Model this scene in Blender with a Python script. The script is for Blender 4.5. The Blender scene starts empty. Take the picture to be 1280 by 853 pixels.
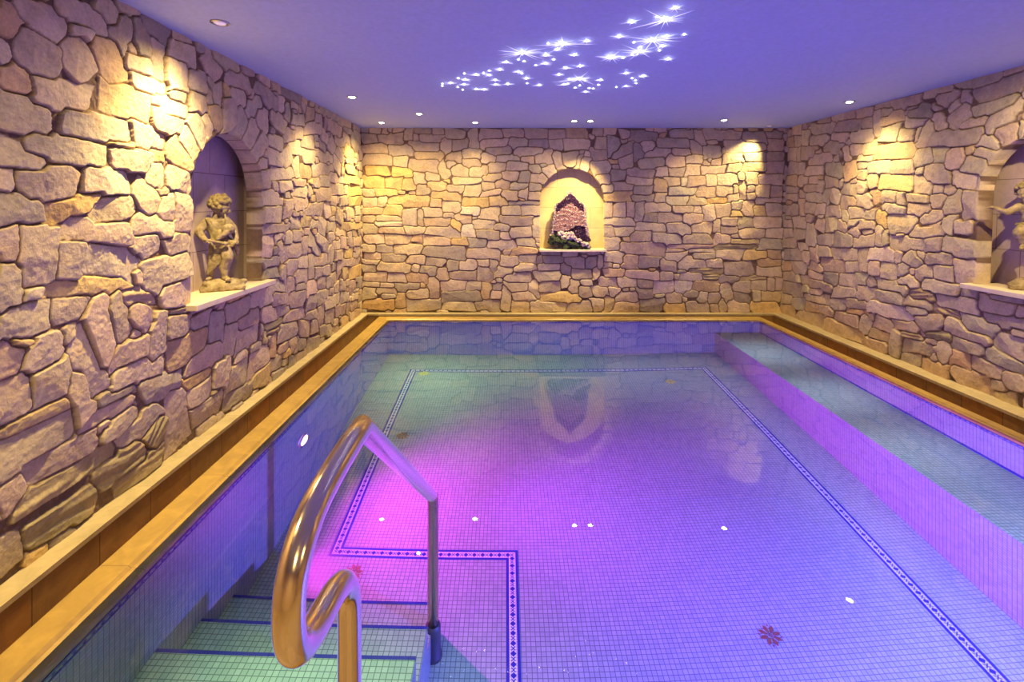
import bpy, bmesh, math, random
import numpy as np
from mathutils import Vector, Matrix, noise as mnoise
random.seed(7)
PI = math.pi
SC = bpy.context.scene
COL = SC.collection

# ------------------------------------------------------------------ frame
# x to the right, y into the room, z up; z = 0 is the water level / deck
F, CX, CY, EYE = 620.0, 633.0, 254.0, 1.37
XL, YB, CEIL = -1.80, 6.20, 2.31          # left wall, back wall, ceiling
XR0, XR1 = 3.43, 3.52                      # right wall leans out a little
YF = -1.70                                 # wall behind the viewer
PX0, PX1, PY0, PY1, DEEP = -1.355, 2.94, 1.14, 5.76, -1.25   # pool basin

def xr(z): return XR0 + (XR1 - XR0) * z / CEIL

# ------------------------------------------------------------------ helpers
def tag(o, label=None, cat=None, group=None, kind=None):
    if label: o['label'] = label
    if cat: o['category'] = cat
    if group: o['group'] = group
    if kind: o['kind'] = kind
    return o

def link(name, me, mat=None, parent=None):
    o = bpy.data.objects.new(name, me)
    COL.objects.link(o)
    if mat is not None:
        me.materials.clear(); me.materials.append(mat)
    if parent is not None: o.parent = parent
    return o

def empty(name, loc, rz=0.0):
    o = bpy.data.objects.new(name, None)
    COL.objects.link(o)
    o.location = loc; o.rotation_euler = (0, 0, rz)
    o.empty_display_size = 0.05
    return o

def bm_obj(name, bm, mat, parent=None, smooth=False):
    me = bpy.data.meshes.new(name)
    if smooth:
        for f in bm.faces: f.smooth = True
    bm.to_mesh(me); bm.free()
    return link(name, me, mat, parent)

def uvquad(bm, uvl, pts, uvs):
    vs = [bm.verts.new(p) for p in pts]
    f = bm.faces.new(vs)
    for l, uv in zip(f.loops, uvs): l[uvl].uv = uv
    return f

def box_uv(bm, uvl, x0, x1, y0, y1, z0, z1, skip=''):
    """box with metre UVs; skip letters: x X y Y z Z"""
    if 'z' not in skip: uvquad(bm, uvl, [(x0,y1,z0),(x1,y1,z0),(x1,y0,z0),(x0,y0,z0)], [(x0,y1),(x1,y1),(x1,y0),(x0,y0)])
    if 'Z' not in skip: uvquad(bm, uvl, [(x0,y0,z1),(x1,y0,z1),(x1,y1,z1),(x0,y1,z1)], [(x0,y0),(x1,y0),(x1,y1),(x0,y1)])
    if 'y' not in skip: uvquad(bm, uvl, [(x0,y0,z0),(x1,y0,z0),(x1,y0,z1),(x0,y0,z1)], [(x0,z0),(x1,z0),(x1,z1),(x0,z1)])
    if 'Y' not in skip: uvquad(bm, uvl, [(x1,y1,z0),(x0,y1,z0),(x0,y1,z1),(x1,y1,z1)], [(x1,z0),(x0,z0),(x0,z1),(x1,z1)])
    if 'x' not in skip: uvquad(bm, uvl, [(x0,y1,z0),(x0,y0,z0),(x0,y0,z1),(x0,y1,z1)], [(y1,z0),(y0,z0),(y0,z1),(y1,z1)])
    if 'X' not in skip: uvquad(bm, uvl, [(x1,y0,z0),(x1,y1,z0),(x1,y1,z1),(x1,y0,z1)], [(y0,z0),(y1,z0),(y1,z1),(y0,z1)])

def newbm():
    bm = bmesh.new(); return bm, bm.loops.layers.uv.new('UVMap')

def box(bm, c, s, rot=None, bev=0.0):
    m = Matrix.Translation(c)
    if rot is not None: m = m @ rot
    r = bmesh.ops.create_cube(bm, size=1.0, matrix=m @ Matrix.Diagonal((s[0], s[1], s[2], 1)))
    if bev > 0:
        es = list({e for v in r['verts'] for e in v.link_edges})
        bmesh.ops.bevel(bm, geom=es, offset=bev, segments=2, affect='EDGES', profile=0.5)

def tube(bm, pts, rad, seg=24, caps=True):
    """swept tube along a polyline in 3D, mitred at its points"""
    pts = [Vector(p) for p in pts]
    n = len(pts); rings = []
    ref = None
    for i, p in enumerate(pts):
        a = (pts[i] - pts[i-1]).normalized() if i > 0 else None
        b = (pts[i+1] - pts[i]).normalized() if i < n-1 else None
        t = (a or b) if (a is None or b is None) else (a + b).normalized()
        if ref is None:
            ref = t.orthogonal().normalized()
            base = b or a
        d = b if b is not None else a
        inc = a if a is not None else b
        # ring in the plane with normal t, projected along the incoming segment
        u = (ref - inc * ref.dot(inc)).normalized(); w = inc.cross(u).normalized()
        ring = []
        for k in range(seg):
            an = 2 * PI * k / seg
            q = (u * math.cos(an) + w * math.sin(an)) * rad
            s = -q.dot(t) / max(0.2, inc.dot(t))
            ring.append(bm.verts.new(p + q + inc * s))
        rings.append(ring)
        # carry the reference over the bend
        if b is not None and a is not None and (a - b).length > 1e-5:
            R = a.rotation_difference(b).to_matrix(); ref = R @ u
        else: ref = u
    for r0, r1 in zip(rings, rings[1:]):
        for k in range(seg):
            f = bm.faces.new((r0[k], r0[(k+1) % seg], r1[(k+1) % seg], r1[k])); f.smooth = True
    if caps:
        bm.faces.new(list(reversed(rings[0]))); bm.faces.new(rings[-1])

def lathe(bm, prof, seg=32, centre=(0,0,0)):
    c = Vector(centre); rings = []
    for r, z in prof:
        rings.append([bm.verts.new(c + Vector((r*math.cos(2*PI*k/seg), r*math.sin(2*PI*k/seg), z))) for k in range(seg)])
    for a, b in zip(rings, rings[1:]):
        for k in range(seg): bm.faces.new((a[k], a[(k+1) % seg], b[(k+1) % seg], b[k]))
    return rings

# ------------------------------------------------------------------ materials
def mat(name):
    m = bpy.data.materials.new(name); m.use_nodes = True
    nt = m.node_tree; b = nt.nodes['Principled BSDF']
    return m, nt, b

def N(nt, t, **kw):
    n = nt.nodes.new(t)
    for k, v in kw.items():
        if k in n.inputs: n.inputs[k].default_value = v
        else: setattr(n, k, v)
    return n

def mixc(nt, fac, a, b, blend='MIX'):
    n = nt.nodes.new('ShaderNodeMix'); n.data_type = 'RGBA'; n.blend_type = blend
    for sock, v in ((n.inputs[0], fac), (n.inputs[6], a), (n.inputs[7], b)):
        if hasattr(v, 'links'): nt.links.new(v, sock)
        elif isinstance(v, (int, float)): sock.default_value = v
        else: sock.default_value = (*v[:3], 1)
    return n.outputs[2]

def ramp(nt, src, stops):
    r = nt.nodes.new('ShaderNodeValToRGB')
    while len(r.color_ramp.elements) < len(stops): r.color_ramp.elements.new(0.5)
    for e, (p, c) in zip(r.color_ramp.elements, stops):
        e.position = p; e.color = (*c, 1) if len(c) == 3 else c
    nt.links.new(src, r.inputs[0]); return r.outputs[0]

def bump(nt, bsdf, h, strength, dist=0.01):
    b = N(nt, 'ShaderNodeBump'); b.inputs['Strength'].default_value = strength; b.inputs['Distance'].default_value = dist
    nt.links.new(h, b.inputs['Height']); nt.links.new(b.outputs[0], bsdf.inputs['Normal'])

def coords(nt, kind='Object'):
    return nt.nodes.new('ShaderNodeTexCoord').outputs[kind]

def mat_stone_wall():
    m, nt, b = mat('quarry_stone')
    at = nt.nodes.new('ShaderNodeAttribute'); at.attribute_name = 'Col'
    c = coords(nt)
    n1 = N(nt, 'ShaderNodeTexNoise', Scale=14.0, Detail=6.0, Roughness=0.62)
    n2 = N(nt, 'ShaderNodeTexNoise', Scale=70.0, Detail=5.0, Roughness=0.7)
    for n in (n1, n2): nt.links.new(c, n.inputs['Vector'])
    v = ramp(nt, n1.outputs[0], [(0.25, (0.74,0.72,0.72)), (0.5, (1.0,0.98,0.96)), (0.78, (1.2,1.16,1.08))])
    v2 = ramp(nt, n2.outputs[0], [(0.3, (0.86,0.85,0.85)), (0.7, (1.12,1.12,1.1))])
    col = mixc(nt, 1.0, at.outputs['Color'], v, 'MULTIPLY')
    col = mixc(nt, 1.0, col, v2, 'MULTIPLY')
    nt.links.new(col, b.inputs['Base Color'])
    b.inputs['Roughness'].default_value = 0.82
    b.inputs['Specular IOR Level'].default_value = 0.25
    s = nt.nodes.new('ShaderNodeMath'); s.operation = 'ADD'
    nt.links.new(n1.outputs[0], s.inputs[0]); nt.links.new(n2.outputs[0], s.inputs[1])
    bump(nt, b, s.outputs[0], 0.7, 0.006)
    return m

def mat_tiles(name, c1, c2, grout, pitch=0.0235, mort=0.0016, rough=0.25, bst=0.25):
    m, nt, b = mat(name)
    br = nt.nodes.new('ShaderNodeTexBrick'); br.offset = 0.0; br.squash = 1.0
    br.inputs['Scale'].default_value = 1.0; br.inputs['Brick Width'].default_value = pitch
    br.inputs['Row Height'].default_value = pitch; br.inputs['Mortar Size'].default_value = mort
    br.inputs['Mortar Smooth'].default_value = 0.1; br.inputs['Bias'].default_value = 0.0
    br.inputs['Color1'].default_value = (*c1, 1); br.inputs['Color2'].default_value = (*c2, 1)
    br.inputs['Mortar'].default_value = (*grout, 1)
    nt.links.new(coords(nt, 'UV'), br.inputs['Vector'])
    nt.links.new(br.outputs['Color'], b.inputs['Base Color'])
    b.inputs['Roughness'].default_value = rough
    return m

def mat_slabs(name, c1, c2, grout, w, h, mort=0.002, offset=0.5, rough=0.6, var=0.5, scale=6):
    m, nt, b = mat(name)
    br = nt.nodes.new('ShaderNodeTexBrick'); br.offset = offset; br.squash = 1.0
    br.inputs['Scale'].default_value = 1.0; br.inputs['Brick Width'].default_value = w
    br.inputs['Row Height'].default_value = h; br.inputs['Mortar Size'].default_value = mort
    br.inputs['Mortar Smooth'].default_value = 0.1
    br.inputs['Color1'].default_value = (*c1, 1); br.inputs['Color2'].default_value = (*c2, 1)
    br.inputs['Mortar'].default_value = (*grout, 1)
    nt.links.new(coords(nt, 'UV'), br.inputs['Vector'])
    n = N(nt, 'ShaderNodeTexNoise', Scale=float(scale), Detail=7.0, Roughness=0.65, Distortion=0.6)
    nt.links.new(coords(nt), n.inputs['Vector'])
    v = ramp(nt, n.outputs[0], [(0.3, (1-var*.5,)*3), (0.7, (1+var*.35,)*3)])
    nt.links.new(mixc(nt, 1.0, br.outputs['Color'], v, 'MULTIPLY'), b.inputs['Base Color'])
    b.inputs['Roughness'].default_value = rough
    bump(nt, b, n.outputs[0], 0.2, 0.004)
    return m

def mat_rock(name, c1, c2, scale=20, rough=0.8, bst=0.5, bd=0.006):
    m, nt, b = mat(name)
    n = N(nt, 'ShaderNodeTexNoise', Scale=float(scale), Detail=8.0, Roughness=0.65, Distortion=0.3)
    nt.links.new(coords(nt), n.inputs['Vector'])
    nt.links.new(ramp(nt, n.outputs[0], [(0.32, c1), (0.68, c2)]), b.inputs['Base Color'])
    b.inputs['Roughness'].default_value = rough
    bump(nt, b, n.outputs[0], bst, bd)
    return m

def mat_plain(name, c, rough=0.5, metal=0.0):
    m, nt, b = mat(name)
    b.inputs['Base Color'].default_value = (*c, 1); b.inputs['Roughness'].default_value = rough
    b.inputs['Metallic'].default_value = metal
    n = N(nt, 'ShaderNodeTexNoise', Scale=40.0, Detail=3.0)
    nt.links.new(coords(nt), n.inputs['Vector'])
    nt.links.new(ramp(nt, n.outputs[0], [(0.3, tuple(x*.93 for x in c)), (0.7, tuple(min(1, x*1.05) for x in c))]), b.inputs['Base Color'])
    return m

def mat_emit(name, c, s):
    m, nt, b = mat(name)
    b.inputs['Base Color'].default_value = (*c, 1)
    b.inputs['Emission Color'].default_value = (*c, 1); b.inputs['Emission Strength'].default_value = s
    return m

M_WALL = mat_stone_wall()
M_TILE = mat_tiles('pale_glass_mosaic', (0.33,0.38,0.35), (0.27,0.32,0.295), (0.11,0.135,0.14))
M_BLUE = mat_tiles('cobalt_mosaic', (0.03,0.03,0.30), (0.02,0.02,0.20), (0.10,0.10,0.25))
M_BLUE_P = mat_plain('cobalt_tile', (0.025,0.025,0.24), 0.25)
M_CEIL = mat_plain('ceiling_paint', (0.37,0.46,0.70), 0.7)
M_PLASTER = mat_plain('plaster', (0.62,0.50,0.34), 0.8)
M_COPING = mat_slabs('honey_travertine', (0.46,0.31,0.075), (0.39,0.26,0.06), (0.22,0.13,0.04), 0.62, 0.62, 0.0015, 0.0, 0.35, 0.5, 9)
M_LEDGE = mat_slabs('pale_travertine', (0.52,0.44,0.24), (0.46,0.38,0.20), (0.26,0.18,0.1), 0.8, 0.8, 0.0015, 0.0, 0.5, 0.4, 12)
M_GUTTER = mat_slabs('brown_slate_tile', (0.34,0.15,0.03), (0.25,0.16,0.055), (0.10,0.06,0.025), 0.30, 0.6, 0.003, 0.0, 0.4, 0.7, 10)
M_PANEL = mat_slabs('niche_slabs', (0.52,0.40,0.38), (0.46,0.38,0.36), (0.16,0.11,0.10), 0.36, 0.26, 0.0022, 0.5, 0.7, 0.35, 7)
M_SILL = mat_rock('cream_sill_stone', (0.62,0.52,0.36), (0.72,0.62,0.44), 14, 0.6, 0.2, 0.003)
M_STATUE = mat_rock('weathered_cast_stone', (0.13,0.095,0.045), (0.42,0.34,0.20), 26, 0.85, 0.6, 0.004)
M_DECK = mat_slabs('deck_slabs', (0.45,0.36,0.24), (0.38,0.30,0.2), (0.2,0.15,0.1), 0.4, 0.4, 0.003, 0.0, 0.5, 0.4, 8)

def mat_steel():
    m, nt, b = mat('brushed_steel')
    b.inputs['Base Color'].default_value = (0.74,0.60,0.40,1); b.inputs['Metallic'].default_value = 1.0
    b.inputs['Roughness'].default_value = 0.22
    n = N(nt, 'ShaderNodeTexNoise', Scale=60.0, Detail=4.0)
    nt.links.new(coords(nt), n.inputs['Vector'])
    r = ramp(nt, n.outputs[0], [(0.3, (0.13,)*3), (0.75, (0.22,)*3)])
    nt.links.new(r, b.inputs['Roughness'])
    return m
M_STEEL = mat_steel()
M_RUBBER = mat_plain('dark_rubber', (0.03,0.03,0.04), 0.5)
M_RING = mat_plain('satin_chrome', (0.5,0.5,0.5), 0.3, 0.9)

def mat_water():
    m = bpy.data.materials.new('clear_water'); m.use_nodes = True
    nt = m.node_tree; nt.nodes.clear()
    out = nt.nodes.new('ShaderNodeOutputMaterial')
    n = N(nt, 'ShaderNodeTexNoise', Scale=5.0, Detail=2.0)
    nt.links.new(coords(nt), n.inputs['Vector'])
    b = N(nt, 'ShaderNodeBump'); b.inputs['Strength'].default_value = 0.008; b.inputs['Distance'].default_value = 0.02
    nt.links.new(n.outputs[0], b.inputs['Height'])
    fr = nt.nodes.new('ShaderNodeFresnel'); fr.inputs['IOR'].default_value = 1.333
    gl = nt.nodes.new('ShaderNodeBsdfGlossy'); gl.inputs['Roughness'].default_value = 0.0; gl.inputs['Color'].default_value = (1,1,1,1)
    rf = nt.nodes.new('ShaderNodeBsdfRefraction'); rf.inputs['IOR'].default_value = 1.333; rf.inputs['Roughness'].default_value = 0.0
    rf.inputs['Color'].default_value = (0.76, 0.94, 1.0, 1)          # water takes out some red
    mx = nt.nodes.new('ShaderNodeMixShader')
    for q in (fr, gl, rf): nt.links.new(b.outputs[0], q.inputs['Normal'])
    nt.links.new(fr.outputs[0], mx.inputs[0]); nt.links.new(rf.outputs[0], mx.inputs[1]); nt.links.new(gl.outputs[0], mx.inputs[2])
    nt.links.new(mx.outputs[0], out.inputs['Surface'])
    return m
M_WATER = mat_water()

# ------------------------------------------------------------------ traced stones
# each stone: the two ends of its long axis and its thickness, read off enlarged views
A_ = """0 30 60 100 80 o,60 20 220 100 85,200 10 350 85 65,330 5 390 60 40,400 20 455 25 35,0 175 28 175 75,70 150 205 215 110,250 95 315 120 35,
235 140 300 255 85,345 125 405 270 75 o,390 150 430 70 65,465 65 490 180 38 g,485 50 570 120 60 g,10 255 95 255 80 o,110 300 305 335 80,345 310 500 365 85 y,
425 200 508 230 45,532 135 530 258 32,590 200 600 300 70,570 165 655 195 55,445 262 560 300 42,665 240 665 303 55,690 175 735 265 45,0 360 170 410 95,
215 400 440 445 65 g,95 470 350 525 65,0 500 150 550 60,450 440 550 475 60,515 395 605 425 55 o,380 520 505 545 60,0 600 45 600 55,80 620 260 610 95,
290 600 430 610 75,500 580 548 590 60,565 590 635 610 65,570 475 640 560 50 o,455 620 520 700 65,165 715 335 665 38 y,0 695 140 705 85 g,315 715 455 680 60,
560 655 562 735 50,615 645 615 775 45,225 755 440 790 60,450 740 575 770 55,130 755 130 950 110,35 760 30 860 60,235 815 232 935 70,285 860 470 885 100,
435 850 530 800 60,560 830 640 800 50,475 940 640 880 90,640 345 695 350 60,722 265 722 345 42,640 380 685 470 45,605 440 655 520 50,685 380 708 445 28,
715 352 732 436 40 o,760 330 770 435 45,820 380 785 465 40,855 410 825 495 38,880 455 848 535 35,775 310 825 330 48,760 250 835 290 45,825 375 878 340 42,
862 295 922 350 42,878 360 878 436 40,930 370 930 438 48,888 568 888 628 32,900 505 940 555 35,895 468 948 468 50,905 580 980 580 38,875 662 925 662 45,
875 718 940 718 52,930 632 970 632 50,540 345 628 380 45,568 310 618 325 26,705 180 800 225 45,515 510 550 520 26 y,705 285 705 345 30,590 105 635 110 40,445 490 370 480 14 y"""
B_ = """0 110 75 105 130,150 120 435 85 42 y,80 140 145 125 25,0 225 180 205 110,175 185 295 170 60,95 330 215 300 95,310 150 370 350 80,375 140 430 275 65,
415 140 515 125 40 l,450 180 505 235 60,540 130 640 120 85,528 190 528 340 45,562 240 630 230 80,0 360 80 350 115 r,260 250 330 465 70,220 270 255 250 35,
380 345 495 295 55,5 500 110 440 130 r,115 460 235 390 95,10 590 228 490 32 y,262 385 300 550 60,375 425 545 365 60,330 490 455 435 28 g,280 570 450 480 38,
470 465 605 410 65 g,565 340 690 270 75 o,625 375 745 310 60,615 430 712 385 24 y,640 230 700 205 40,725 190 725 285 45 g,750 200 835 165 50,770 228 770 328 36,
800 235 865 195 45 r,795 290 875 245 55,840 155 908 125 45,872 215 922 190 42,745 340 740 445 50,628 490 712 435 55,590 440 605 630 65,640 545 745 470 55,
410 640 535 505 50,345 605 460 515 45,328 580 372 550 25,505 625 555 535 50 l,0 700 250 560 95,90 740 330 610 80,0 830 85 760 70,50 845 390 640 50 l,
320 760 480 640 75 l,390 775 550 650 40 l,755 430 830 375 60,755 490 840 440 35 g,838 370 897 320 50,845 425 898 385 40 y,905 295 928 385 32,935 350 998 295 45,
915 160 953 130 40,950 210 1018 180 28,962 165 1018 135 45,560 195 625 180 14 l,700 470 745 440 16 l,50 290 130 285 22 y,885 250 940 215 14 l,885 265 940 235 14 l,440 55 480 75 30"""
C_ = """95 385 335 230 65 l,0 450 70 400 80"""
H_ = """25 75 100 120 60,130 95 130 180 50 o,170 150 300 230 60 g,10 140 150 290 70,180 225 175 310 42,210 265 215 375 40,230 370 320 370 70,10 270 50 260 60,20 360 75 370 80,
105 330 200 430 70,190 470 265 480 70,270 450 320 460 70,330 430 435 430 70,340 340 390 330 80 o,405 360 450 380 60,430 290 495 330 55,80 500 185 540 70,90 600 185 660 70,200 580 220 670 60,
10 540 60 560 80,10 660 75 670 80,310 520 385 520 70,320 620 390 620 80,240 560 305 560 70,100 730 250 730 60,40 780 100 780 90,120 820 150 820 50,150 820 240 820 50,
270 640 285 760 40,300 720 380 720 90 y,385 705 450 705 70,455 705 520 705 50,490 740 550 790 50,430 780 495 785 60,390 800 430 800 60,520 640 560 710 40,540 560 580 640 40,
430 610 520 630 55,420 520 475 580 35 g,490 500 520 590 40,540 530 590 520 50,480 400 580 460 70,590 470 640 540 30,600 560 660 640 50 y,640 490 690 570 40,660 460 705 500 50,600 700 690 730 50 y,600 760 700 790 60 y,250 800 340 810 70,560 360 640 400 60,650 400 705 430 50"""
I_ = """110 30 195 30 90,40 75 115 75 75,40 165 140 165 85,150 130 195 130 90,200 30 275 40 70,210 110 285 110 65,320 60 395 60 70,265 150 365 130 60,400 30 465 30 55,430 160 465 190 60,
400 90 435 90 50,370 140 400 140 70,190 210 240 210 60,250 195 300 200 50 y,290 215 335 215 28,40 235 175 240 45 g,45 340 95 340 115,105 290 150 280 40,120 340 145 330 70,160 290 190 290 60,200 280 240 275 65,
135 380 245 345 70,165 445 225 440 80,45 425 130 410 40 g,50 480 120 470 50 g,135 480 160 470 60,230 420 280 415 55,210 500 280 490 65,300 380 300 500 25,310 420 385 400 50,315 475 350 470 60,355 465 400 455 60,
250 330 275 330 90,290 290 355 375 45,320 290 385 340 50,400 330 405 420 40,360 190 355 270 35,385 230 435 230 45,390 280 415 280 50,430 260 485 260 35,405 330 450 325 40,455 310 485 310 60,420 385 465 380 50,475 380 520 370 40 y,
520 310 565 300 40,440 430 560 410 32,500 480 565 460 50 y,380 530 435 500 50,330 530 370 520 55,275 560 330 545 60,220 555 265 545 40,160 540 215 540 70,85 555 150 545 70,100 610 165 610 70 r,
175 620 265 600 75,275 640 320 630 80,325 620 390 590 50,370 640 450 610 50,455 610 495 600 50,10 610 85 600 90 g,30 710 120 690 75,120 680 185 660 40,155 720 265 680 40,20 780 40 780 90,50 770 140 740 30 l,
60 800 140 770 20 l,120 800 220 770 70,235 780 290 770 75,270 710 340 690 40,340 660 350 750 45,375 720 420 700 60,300 760 335 750 60,350 790 410 770 50,430 680 480 660 50,500 540 520 560 50,420 550 445 550 50,455 540 480 540 50,
500 30 560 30 60 y,500 90 565 90 40 y,440 230 565 225 30 y,480 160 530 160 50"""
D_ = """45 80 105 80 40,110 80 218 82 38,225 60 260 60 40,285 80 388 82 32,262 70 285 72 25,235 108 372 118 34,400 80 400 145 42,400 60 480 65 40,515 40 518 118 35,430 108 498 100 42,545 62 640 62 38,
648 57 735 57 32,740 58 835 60 36,840 65 910 62 35,915 57 1005 57 38 o,45 122 148 120 36,155 130 262 128 42,270 155 390 152 32 o,405 158 468 158 38,470 143 550 143 40,575 132 678 132 34 r,550 100 662 98 38,
672 95 750 95 42,755 98 838 98 30 g,685 132 818 134 34,840 103 900 103 36,905 102 1015 100 42,45 170 170 170 42,178 180 235 178 44,240 190 368 195 48,375 190 410 245 36,470 185 543 183 34,550 160 612 165 38,
615 165 712 163 26,722 168 775 168 26,780 165 858 155 48,405 190 440 185 30,60 218 155 218 42 y,172 225 258 225 44 y,425 218 495 220 50,500 222 580 222 46,585 203 655 203 42,658 190 750 197 36 g,757 213 803 213 40 g,
815 225 868 215 46,712 245 765 245 48 g,640 240 712 240 34 r,865 140 890 205 38,898 170 965 168 55,972 150 962 205 24,1000 160 985 215 40,48 262 138 262 50 y,140 268 215 268 48 y,215 275 268 275 42 o,262 252 312 255 42,310 240 370 245 28,
430 258 555 265 34,320 278 400 290 38 o,555 245 640 248 30,612 272 670 272 40 r,675 285 748 288 30,758 245 830 250 44,48 315 95 315 30,98 308 190 308 28 y,275 300 335 305 50 g,405 298 478 297 34,480 300 552 300 56,
555 290 608 285 34,340 320 462 328 38 o,545 318 640 305 26,755 285 803 290 36,755 322 803 322 32,630 325 708 325 42 r,712 310 748 315 42,48 352 105 352 40,108 350 145 350 40,152 345 330 345 44 y,335 355 385 355 44 o,
385 372 462 370 46,470 352 582 352 38 y,585 345 662 342 44 o,668 355 803 355 14 g,45 390 130 390 26 o,135 382 212 382 50 y,462 388 548 388 40 w,540 400 625 400 50,643 388 720 386 38,722 385 800 385 44,
305 395 385 395 42,218 418 275 418 68 g,290 388 290 450 22 g,390 408 430 408 26,48 425 98 425 26,100 420 210 420 24,98 445 213 445 20 w,308 438 418 438 40,440 420 510 422 34,425 450 462 450 46 y,515 448 605 448 38,
630 430 775 430 36 r,608 462 672 460 26,785 420 785 500 30,48 468 112 468 40,115 470 222 472 26,225 470 312 472 30,310 470 458 482 42,468 475 526 475 52 w,530 487 630 492 38,672 483 768 483 38,50 510 135 510 38,
140 512 248 512 40,258 505 298 505 24 o,302 515 420 520 40,428 518 492 518 24 y,497 525 570 525 38 g,580 535 700 535 34,705 523 780 523 36 r,635 495 670 495 26,45 550 95 550 30,105 552 172 552 30 g,178 556 298 556 42,
302 555 485 575 52 g,490 568 630 572 44,680 560 790 558 34 o,55 583 122 583 28,125 590 232 590 34,240 596 310 596 36,315 607 400 607 34 g,410 620 455 622 44 g,458 620 532 620 44,540 610 590 610 26,635 603 710 603 44,
712 590 785 592 32,45 608 118 608 16,45 635 102 635 28,105 620 250 640 38,260 625 285 640 30,288 640 365 642 38 g,565 630 565 690 60,600 595 605 650 35,610 650 688 648 42,692 632 785 628 30,795 630 885 628 26,
52 672 145 672 40,152 675 228 675 42,230 675 322 675 36 o,360 660 410 665 55,415 665 532 665 36 r,645 672 762 675 44,780 668 892 665 40,890 692 935 690 42,45 703 118 703 18,178 715 288 715 34 g,120 705 180 708 18,
348 675 350 765 40,380 708 485 708 42,488 708 550 708 42,575 700 570 768 34 o,600 715 645 715 28 g,650 712 750 712 36,765 690 785 760 34,800 715 890 715 44 g,945 680 950 750 38,940 660 1020 660 36,980 693 1020 693 22 g,
48 740 102 740 46,100 728 192 735 24,232 745 330 745 44,382 755 550 752 46 g,590 750 640 750 34,655 705 655 812 38,688 755 788 755 34,803 758 978 760 38 y,965 735 1024 735 38 g,130 755 185 750 26 g,48 788 180 788 38 y,
205 740 205 805 36 y,230 788 378 788 44,388 795 522 795 32,528 792 632 792 42,680 797 755 797 40 o,758 797 918 797 36,922 797 1024 795 40,820 598 903 598 26 g,908 610 990 610 40 g,895 625 935 640 40 g,1000 610 1040 610 40 g"""
E_ = """18 155 58 155 45,65 165 108 165 70 g,78 205 168 165 36 g,115 120 150 118 30,150 125 258 130 38 g,165 190 205 190 60 g,195 165 245 165 50,260 155 385 155 34 g,310 118 405 118 30 g,388 170 430 168 55,440 120 590 125 36 r,
600 135 690 135 44,695 122 755 122 26,695 160 755 160 46,420 105 428 160 36,215 193 312 190 30,0 200 60 200 42 r,135 205 140 255 50,185 235 288 232 40,295 225 365 228 48,320 190 395 190 28,370 218 438 218 32 r,
440 190 515 190 42,525 165 690 170 44,510 178 525 185 20,520 215 600 212 36,605 218 690 208 35,690 208 758 208 32,0 255 75 245 50,75 280 130 280 38 g,140 270 250 278 32,250 265 300 262 40,305 270 365 270 32,
370 262 428 262 42,430 262 530 260 28 r,535 255 590 250 30,600 245 690 248 34,695 250 758 250 46,140 300 242 312 30,15 298 75 300 40,88 328 165 328 26,165 340 238 340 38 g,245 325 298 325 48 o,295 305 350 305 28,
352 308 378 308 30,378 308 450 305 40 r,452 305 492 305 50,498 300 575 298 46,580 285 605 285 30,605 295 655 295 50,658 298 748 298 38,40 335 85 340 34,300 347 412 347 30 g,415 350 490 350 50 r,490 343 560 343 34,
567 310 567 355 20,597 305 597 378 26,615 335 640 335 30,650 345 705 345 46,705 345 750 345 40,45 367 162 365 36 o,145 372 245 372 22 g,250 370 292 370 36,295 383 380 383 40,380 382 455 380 38,458 384 535 384 20 y,
535 370 580 370 30,612 362 645 362 24,650 382 750 382 14,40 425 80 425 62,85 422 135 422 58,138 418 168 418 58,188 388 188 462 34 g,205 412 312 412 34,320 418 402 418 30 r,405 420 432 420 28,438 435 488 430 66,
490 422 550 420 54,555 400 595 400 30,590 415 640 415 56,635 425 685 425 36 y,690 417 750 417 50,260 450 355 452 38 g,205 450 258 450 32 g,360 455 440 455 42,45 465 165 465 36,170 485 292 487 32,295 490 388 495 46 g,
397 490 475 490 38,480 480 505 480 46,548 437 600 437 20 y,515 465 572 465 34,575 468 635 468 42,640 467 750 467 40,90 502 170 502 36,45 500 85 500 46,150 523 235 523 42 r,240 533 350 533 42 g,362 533 470 532 40,
485 533 545 533 38,510 498 578 498 28,582 512 685 512 38,688 512 750 512 34,50 553 110 553 46,105 570 292 573 46 r,295 578 370 578 14,300 565 480 565 16 r,385 577 485 577 14,550 545 660 545 18 l,490 562 655 562 14 l,
660 557 748 555 42 g,50 605 130 608 42,115 625 180 625 50 o,185 622 268 625 42 g,290 605 370 602 34,270 635 330 640 40,345 628 450 630 44,400 605 490 605 26,455 630 515 630 34,490 595 598 595 32,602 597 690 597 30 y,
695 597 748 597 36 o,660 630 748 630 28 o,525 655 640 655 50 g,50 670 125 668 30 o,130 675 270 680 30,268 685 320 685 36,350 685 435 685 30 w,385 660 520 660 16 l,440 688 500 688 12 l,505 693 580 693 22 g,655 663 748 663 34,
590 690 700 690 12 l,30 705 98 705 32,100 705 178 705 34,180 712 240 715 34 g,245 725 325 722 48 w,330 725 395 725 46 w,398 720 505 720 44 o,515 715 550 775 44,560 725 625 725 50 g,630 715 688 715 34,710 690 710 740 26,
735 688 735 740 22,0 742 65 742 34,70 745 110 745 40,90 765 188 765 42,175 750 240 752 40 g,300 768 355 768 40,365 745 420 750 26 g,422 765 455 770 50,458 770 505 770 44,565 765 625 765 46 g,670 760 748 760 36 o,
0 795 48 795 40,50 790 85 790 60 o,90 800 188 800 40 o,190 795 290 795 50 g,270 808 370 808 34 y,370 805 465 802 40 g,468 805 500 805 34,505 780 525 820 26,540 800 620 800 42,625 803 738 803 40 y"""
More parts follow.
